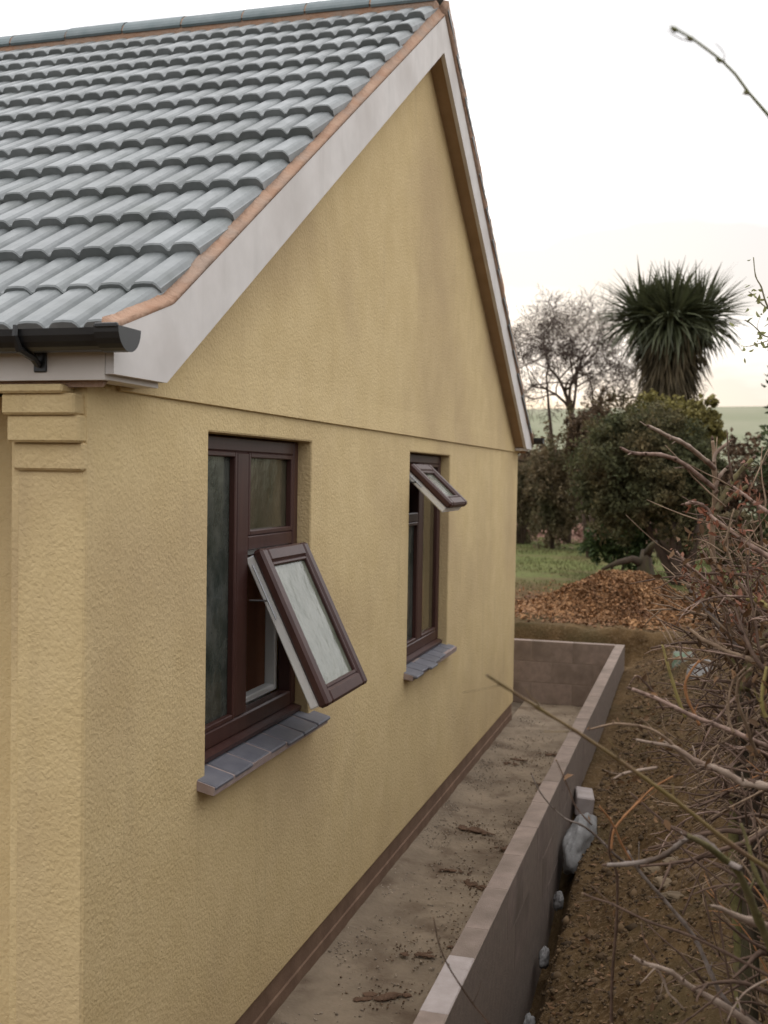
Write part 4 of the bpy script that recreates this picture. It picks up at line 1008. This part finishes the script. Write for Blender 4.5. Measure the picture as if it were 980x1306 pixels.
CANES_FAR = [
  ('pale', [(1.665,3.294,2.456,0.0096),(1.69,3.345,2.445,0.0103),(1.718,3.397,2.431,0.011),(1.746,3.45,2.421,0.0118),(1.773,3.502,2.406,0.0126),(1.801,3.554,2.384,0.0133),(1.83,3.606,2.361,0.0141),(1.852,3.656,2.342,0.015)]),
  ('pink', [(1.59,3.27,2.391,0.0082),(1.616,3.321,2.379,0.0091),(1.654,3.377,2.378,0.01),(1.695,3.433,2.377,0.011),(1.737,3.49,2.365,0.0119),(1.774,3.545,2.342,0.0129),(1.81,3.599,2.313,0.0139),(1.852,3.654,2.279,0.015)]),
  ('tan', [(1.845,3.657,2.429,0.01),(1.851,3.663,2.384,0.0112),(1.853,3.668,2.334,0.0125),(1.857,3.673,2.272,0.0138),(1.856,3.676,2.209,0.0151),(1.851,3.678,2.133,0.0163),(1.86,3.683,2.033,0.0176),(1.89,3.693,1.907,0.0189),(1.932,3.707,1.781,0.0202),(1.964,3.718,1.679,0.0215)]),
  ('pale', [(1.898,3.673,2.427,0.009),(1.877,3.666,2.409,0.0097),(1.856,3.659,2.389,0.0105),(1.85,3.656,2.359,0.0112)]),
  ('pale', [(1.888,3.667,2.34,0.01),(1.872,3.661,2.32,0.0104),(1.861,3.657,2.292,0.0108),(1.857,3.655,2.26,0.0112)]),
  ('moss', [(1.969,3.743,2.372,0.0126),(1.942,3.724,2.344,0.0134),(1.921,3.707,2.318,0.0141),(1.897,3.688,2.28,0.0148),(1.877,3.67,2.242,0.0155),(1.861,3.654,2.205,0.0162)]),
  ('moss', [(1.956,3.737,2.286,0.0114),(1.92,3.712,2.258,0.0123),(1.891,3.69,2.235,0.0132),(1.87,3.67,2.215,0.0141),(1.856,3.652,2.185,0.015)]),
  ('pink', [(1.908,3.462,2.284,0.0071),(1.926,3.446,2.27,0.0077),(1.941,3.429,2.259,0.0084),(1.966,3.415,2.239,0.009),(1.994,3.401,2.219,0.0096),(2.048,3.395,2.18,0.0103)]),
  ('pink', [(1.767,3.628,2.226,0.0095),(1.793,3.635,2.231,0.0099),(1.817,3.642,2.224,0.0103),(1.837,3.647,2.207,0.0108),(1.852,3.651,2.18,0.0112)]),
  ('pink', [(1.843,3.545,2.195,0.0097),(1.871,3.517,2.173,0.0104),(1.899,3.49,2.155,0.0111),(1.939,3.466,2.127,0.0118),(1.979,3.442,2.099,0.0124),(2.02,3.418,2.077,0.0131),(2.074,3.398,2.043,0.0137)]),
  ('pink', [(1.748,3.409,2.088,0.0056),(1.762,3.413,2.07,0.0063),(1.781,3.417,2.047,0.007),(1.809,3.425,2.026,0.0077),(1.834,3.431,2.003,0.0084),(1.862,3.438,1.975,0.009),(1.887,3.445,1.95,0.0097),(1.915,3.452,1.934,0.0104),(1.945,3.46,1.908,0.0111),(1.984,3.47,1.876,0.0118)]),
  ('pink', [(1.777,3.415,2.021,0.0071),(1.798,3.421,2.012,0.0075),(1.818,3.426,1.998,0.008),(1.837,3.431,1.984,0.0085)]),
  ('grey', [(1.789,3.521,1.964,0.0121),(1.808,3.508,1.94,0.0123),(1.829,3.496,1.915,0.0124),(1.855,3.485,1.889,0.0125),(1.879,3.474,1.863,0.0127),(1.902,3.462,1.837,0.0128),(1.941,3.455,1.788,0.0129)]),
  ('tan', [(1.793,3.311,1.868,0.0091),(1.811,3.302,1.856,0.0099),(1.831,3.295,1.842,0.0107),(1.868,3.292,1.827,0.0115),(1.899,3.287,1.813,0.0123),(1.927,3.282,1.805,0.0131),(1.954,3.277,1.798,0.0139),(1.984,3.272,1.783,0.0147),(2.052,3.278,1.76,0.0155)]),
  ('pink', [(1.901,3.344,1.929,0.0059),(1.915,3.347,1.904,0.0062),(1.929,3.35,1.877,0.0064),(1.943,3.353,1.845,0.0066),(1.959,3.357,1.809,0.0068)]),
  ('tan', [(1.892,3.449,2.037,0.0085),(1.915,3.455,2.009,0.0093),(1.943,3.462,1.979,0.0101),(1.966,3.467,1.944,0.0109),(1.99,3.473,1.9,0.0118)]),
  ('yellow', [(1.951,3.359,1.959,0.0114),(1.97,3.339,1.96,0.0124),(1.99,3.318,1.954,0.0135),(2.017,3.3,1.937,0.0145),(2.069,3.288,1.903,0.0155)]),
  ('tan', [(1.949,3.571,2.061,0.0039),(1.953,3.57,2.02,0.0042),(1.958,3.57,1.972,0.0045),(1.969,3.572,1.933,0.0048)]),
  ('orange', [(1.999,3.584,2.04,0.0039),(1.99,3.58,2.001,0.0042),(1.987,3.578,1.96,0.0045),(1.99,3.577,1.912,0.0048)]),
  ('pale', [(1.865,3.435,1.862,0.0047),(1.883,3.44,1.842,0.0052),(1.906,3.446,1.818,0.0056)]),
  ('tan', [(1.758,3.408,1.969,0.0042),(1.786,3.415,1.943,0.0047),(1.813,3.422,1.92,0.0052)]),
  ('pink', [(1.803,3.421,1.962,0.0038),(1.835,3.43,1.97,0.0042),(1.869,3.44,1.968,0.0047)]),
  ('pink', [(1.926,3.564,2.056,0.0039),(1.953,3.573,2.093,0.0044),(1.984,3.581,2.081,0.0048),(2.029,3.596,2.118,0.0053)]),
  ('brown', [(1.98,3.585,2.239,0.0053),(1.999,3.587,2.118,0.0062),(1.993,3.581,1.997,0.007),(1.982,3.573,1.851,0.0079),(1.969,3.565,1.73,0.0087)]),
  ('moss', [(2.029,3.483,1.865,0.0141),(2.0,3.447,1.833,0.0175),(1.973,3.412,1.79,0.0208),(1.955,3.379,1.741,0.0241),(1.951,3.35,1.695,0.0274)]),
  ('tan', [(1.814,3.586,2.137,0.0049),(1.844,3.576,2.089,0.0055),(1.869,3.564,2.03,0.0062),(1.905,3.554,1.959,0.0068)]),
  ('pink', [(1.823,3.535,2.086,0.0039),(1.84,3.539,2.055,0.0045),(1.859,3.543,2.023,0.0052),(1.877,3.547,1.983,0.0058)]),
]
TRUNK_FAR = [
  ('trunk', [(1.951,3.664,1.738,0.0249),(1.961,3.612,1.648,0.0295),(1.967,3.557,1.512,0.0339),(1.975,3.501,1.333,0.0382),(1.98,3.443,1.112,0.0423),(1.988,3.383,0.829,0.0463),(1.996,3.323,0.51,0.0502),(2.006,3.259,0.09,0.0539)]),
]
SHOOT = [
  ('green', [(1.762,1.567,2.918,0.0017),(1.77,1.578,2.917,0.0018),(1.791,1.592,2.908,0.002),(1.81,1.605,2.897,0.0021),(1.83,1.619,2.885,0.0023),(1.848,1.632,2.87,0.0024),(1.868,1.645,2.846,0.0026),(1.882,1.657,2.833,0.0027),(1.896,1.669,2.82,0.0029),(1.918,1.683,2.787,0.003),(1.965,1.7,2.655,0.0032),(2.009,1.714,2.454,0.0033),(2.045,1.722,2.137,0.0035),(2.067,1.723,1.748,0.0036),(2.08,1.72,1.286,0.0038),(2.093,1.716,0.82,0.0039)]),
  ('green', [(1.758,1.576,2.918,0.0005),(1.764,1.578,2.912,0.0006),(1.775,1.581,2.906,0.0008),(1.783,1.583,2.904,0.0009),(1.79,1.585,2.906,0.001)]),
  ('green', [(1.82,1.604,2.905,0.0005),(1.828,1.606,2.897,0.0007),(1.833,1.607,2.889,0.0009),(1.833,1.607,2.879,0.0011)]),
  ('green', [(1.81,1.609,2.831,0.0004),(1.827,1.618,2.834,0.0006),(1.846,1.627,2.838,0.0008),(1.867,1.636,2.843,0.001)]),
]
SPRIG = [
  ('twig', [(2.022,5.511,3.361,0.0033),(2.034,5.511,3.272,0.0041),(2.061,5.517,3.221,0.005),(2.08,5.521,3.158,0.0058),(2.114,5.528,3.096,0.0066),(2.205,5.552,3.005,0.0074)]),
  ('twig', [(1.99,5.491,3.064,0.0033),(2.019,5.499,3.046,0.0039),(2.048,5.507,3.021,0.0044),(2.077,5.514,2.992,0.0049),(2.127,5.528,2.978,0.0054),(2.206,5.55,2.949,0.0059)]),
  ('twig', [(2.004,5.5,3.198,0.003),(2.033,5.508,3.176,0.0035),(2.066,5.516,3.14,0.0041),(2.095,5.524,3.118,0.0046),(2.15,5.538,3.078,0.0052)]),
  ('twig', [(1.997,5.489,2.938,0.0022),(2.035,5.501,2.946,0.0027),(2.071,5.511,2.958,0.0032),(2.127,5.528,2.978,0.0037)]),
  ('twig', [(2.188,5.55,3.097,0.0089),(2.214,5.575,2.989,0.0138),(2.252,5.595,2.656,0.0188),(2.302,5.614,2.171,0.0238),(2.336,5.625,1.607,0.0289),(2.366,5.616,0.473,0.034)]),
]
THIN = .66
def cane_object(kind, P, parent, name='branch', side=True, bud=True):
    m = MB(); n_ = len(P); P = [(p[0], p[1], p[2], p[3]*(THIN if name == 'branch' else 1)) for p in P]
    # subdivide for smooth, slightly irregular canes with nodes
    Q = []
    for i in range(n_-1):
        p0 = Vector(P[max(i-1, 0)][:3]); p1 = Vector(P[i][:3]); p2 = Vector(P[i+1][:3]); p3 = Vector(P[min(i+2, n_-1)][:3])
        for k in range(4):
            t = k/4; a = .5*((2*p1)+(p2-p0)*t+(2*p0-5*p1+4*p2-p3)*t*t+(3*p1-p0-3*p2+p3)*t**3)
            r_ = P[i][3]*(1-t)+P[i+1][3]*t
            if k == 0 and 0 < i: r_ *= 1.22
            Q.append((a.x, a.y, a.z, r_*(1+rng.uniform(-.06, .08))))
    Q.append(P[-1])
    m.tube(Q, 8, jit=.05)
    if bud:       # buds at the nodes and at the tip
        for i in range(0, n_):
            if i and rng.random() < .45: continue
            p = Vector(P[i][:3]); d = (Vector(P[max(i-1, 0)][:3])-Vector(P[min(i+1, n_-1)][:3])).normalized()
            ax = Vector((rng.uniform(-1, 1), rng.uniform(-1, 1), rng.uniform(-1, 1)))
            dd = (d*.8+ax*.5).normalized() if i else d
            r_ = max(P[i][3], .0022); b0 = p+dd*r_*.3
            m.tube([(*b0, r_*.6), (*(b0+dd*r_*1.2), r_*.9), (*(b0+dd*r_*2.1), r_*.5), (*(b0+dd*r_*2.8), r_*.1)], 6, mi=1)
    if side:
        for i in range(1, n_-1):
            if rng.random() < .45: continue
            p = Vector(P[i][:3]); d = (Vector(P[max(i-1, 0)][:3])-Vector(P[min(i+1, n_-1)][:3])).normalized()
            dd = (d+Vector((rng.uniform(-1, 1), rng.uniform(-1, 1), rng.uniform(-.8, 1)))*.75).normalized()
            L_ = rng.uniform(.02, .075); pts = [(*p, P[i][3]*.45)]
            for s in range(3):
                dd = (dd+Vector((rng.uniform(-1, 1), rng.uniform(-1, 1), rng.uniform(-1, 1)))*.25).normalized(); p = p+dd*L_/3; pts.append((*p, P[i][3]*(.38-.1*s)))
            m.tube(pts, 5)
    return m.build(name, [CANE[kind], CANE['brown'] if kind != 'brown' else CANE['tan']], parent, smooth=True)

def shrub(name, label, trunks, canes, base):
    t = thing(name, label, 'shrub', base)
    for k, P in trunks:       # each trunk is a clump of several stems that weave about
        for j in range(4):
            ox, oy = rng.uniform(-.055, .055), rng.uniform(-.07, .07); ph = rng.uniform(0, 6.28)
            Q = []
            for i, p in enumerate(P):
                w = .35+.65*i/(len(P)-1)
                Q.append((p[0]+ox*w*1.4+.014*math.sin(ph+i*1.7), p[1]+oy*w*1.4+.014*math.cos(ph*1.3+i*1.9), p[2], p[3]*rng.uniform(.38, .62)))
            cane_object(['trunk', 'trunk', 'moss', 'brown'][j], Q, t, 'trunk', side=True, bud=False)
    for k, P in canes: cane_object(k, [(p[0], p[1], p[2], p[3]*(.82 if base[1] > 3.2 else 1)) for p in P], t)
    return t
sh1 = shrub('pruned_shrub', 'bare pruned shrub whose long canes reach over the low wall', TRUNK_NEAR, CANES_NEAR, (2.06, 2.95, .5))
sh2 = shrub('budding_shrub', 'pale cut-back shrub with reddish withered leaves, in front of the evergreen bush', TRUNK_FAR, CANES_FAR, (2.0, 3.3, .5))
# withered leaves on the canes
def withered(parent, canes, n, mt, size, spread, nm='withered_leaves'):
    P = []
    for _ in range(n):
        k, Pn = rng.choice(canes); p = rng.choice(Pn)
        P.append((p[0]+rng.gauss(0, spread), p[1]+rng.gauss(0, spread), p[2]+rng.gauss(0, spread)))
    V, F = leaves6(np.array(P), size, .45); o = fast_obj(nm, V, F, mt, parent); o['kind'] = 'stuff'
withered(sh2, CANES_FAR[6:12]+CANES_FAR[14:19], 230, M_LEAFR, .014, .022)
withered(sh2, CANES_FAR[9:], 260, M_LEAFB, .016, .03)
withered(sh1, CANES_NEAR[15:29], 90, M_LEAFB, .012, .012)
# thicket of thin twigs behind the cut canes
def thicket(parent, centre, rad, n, mt, up_=.4, r0=.003):
    m = MB()
    for _ in range(n):
        p = Vector((centre[0]+rng.gauss(0, rad[0]), centre[1]+rng.gauss(0, rad[1]), centre[2]+rng.gauss(0, rad[2])))
        d = Vector((rng.uniform(-1, .6), rng.uniform(-.6, .6), rng.uniform(-.3, 1)+up_)).normalized(); L_ = rng.uniform(.08, .28); r_ = r0*rng.uniform(.6, 1.4); pts = [(*p, r_)]
        for s in range(4):
            d = (d+Vector((rng.uniform(-1, 1), rng.uniform(-1, 1), rng.uniform(-1, 1)))*.22).normalized(); p = p+d*L_/4; pts.append((*p, r_*(1-.2*s)))
        m.tube(pts, 5)
    o = m.build('twigs', mt, parent, smooth=True); o['kind'] = 'stuff'
def dry_stems(parent, n, x0, y0, y1, z0, z1, mt, lmin, lmax, r0):
    m = MB()
    for _ in range(n):
        p = Vector((x0+rng.gauss(0, .05), rng.uniform(y0, y1), rng.uniform(z0, z1)))
        d = Vector((rng.uniform(-1, -.1), rng.uniform(-.9, .5), rng.uniform(-.5, .9))).normalized(); L_ = rng.uniform(lmin, lmax); r_ = r0*rng.uniform(.5, 1.5); pts = [(*p, r_)]
        sag = rng.uniform(-.35, .2); cv = Vector((rng.uniform(-.3, .3), rng.uniform(-.3, .3), sag))
        for s in range(7):
            d = (d+cv*.35+Vector((rng.gauss(0, 1), rng.gauss(0, 1), rng.gauss(0, 1)))*.10).normalized(); p = p+d*L_/7; pts.append((*p, r_*(1-.10*s)))
            if s in (2, 3, 4, 5) and rng.random() < .5:
                q_ = p.copy(); e_ = (d+Vector((rng.uniform(-1, 1), rng.uniform(-1, 1), rng.uniform(-1, 1)))*.9).normalized(); tp = [(*q_, r_*.6)]
                for u_ in range(3):
                    e_ = (e_+Vector((rng.gauss(0, 1), rng.gauss(0, 1), rng.gauss(0, 1)))*.15).normalized(); q_ = q_+e_*L_*.09; tp.append((*q_, r_*(.5-.12*u_)))
                m.tube(tp, 4)
        m.tube(pts, 5, jit=.1)
    o = m.build('dry_stems', mt, parent, smooth=True); o['kind'] = 'stuff'
dry_stems(sh2, 70, 2.00, 3.3, 4.1, 1.25, 2.05, CANE['brown'], .12, .36, .0032)
dry_stems(sh2, 70, 2.01, 3.3, 4.1, 1.20, 2.05, CANE['tan'], .12, .36, .0030)
dry_stems(sh2, 45, 2.01, 3.2, 4.0, 1.30, 2.0, CANE['pink'], .10, .30, .0030)
dry_stems(sh2, 40, 2.02, 3.2, 4.0, 1.2, 2.0, CANE['brown'], .15, .40, .0062)
dry_stems(sh2, 26, 2.03, 3.2, 3.9, 1.25, 1.95, CANE['tan'], .12, .34, .0055)
dry_stems(sh1, 16, 2.04, 2.6, 3.4, .75, 1.5, CANE['brown'], .15, .36, .0058)
dry_stems(sh1, 20, 2.03, 2.6, 3.4, .75, 1.6, CANE['brown'], .15, .42, .0028)
dry_stems(sh1, 14, 2.03, 2.6, 3.4, .75, 1.6, CANE['tan'], .15, .40, .0026)
dry_stems(sh1, 10, 2.03, 2.6, 3.4, .75, 1.6, CANE['orange'], .10, .32, .0022)
thicket(sh2, (1.97, 3.6, 1.85), (.10, .14, .16), 90, CANE['tan'])
thicket(sh2, (2.02, 3.7, 1.75), (.12, .14, .2), 70, CANE['brown'])
thicket(sh1, (1.96, 2.95, 1.35), (.10, .16, .14), 18, CANE['brown'])
thicket(sh1, (1.99, 3.0, 1.0), (.10, .16, .16), 14, CANE['tan'], r0=.0025)
sh = thing('arching_shoot', 'single slim green shoot arching against the sky', 'plant', (2.09, 1.72, .6))
for i, (k, P) in enumerate(SHOOT):
    m = MB(); m.tube([tuple(p) for p in P], 7)
    if i == 0:
        for j in (1, 2, 4, 6):
            p = Vector(P[j][:3]); m.tube([(*p, .0028), (*(p+Vector((-.004, 0, .001))), .0042), (*(p+Vector((-.009, 0, .003))), .001)], 6)
    m.build('stem' if i == 0 else 'tendril', M_SHOOT if i == 0 else CANE['grey'], sh, smooth=True)
tw = thing('twiggy_sapling', 'thin twigs with small pale green leaves at the right edge beside the palm', 'plant', (2.37, 5.6, .6))
for k, P in SPRIG: cane_object('twig', P, tw, 'branch', side=True, bud=False)
withered(tw, SPRIG[:4], 60, M_LEAFG, .018, .022, 'leaves')
print('tiles', count)
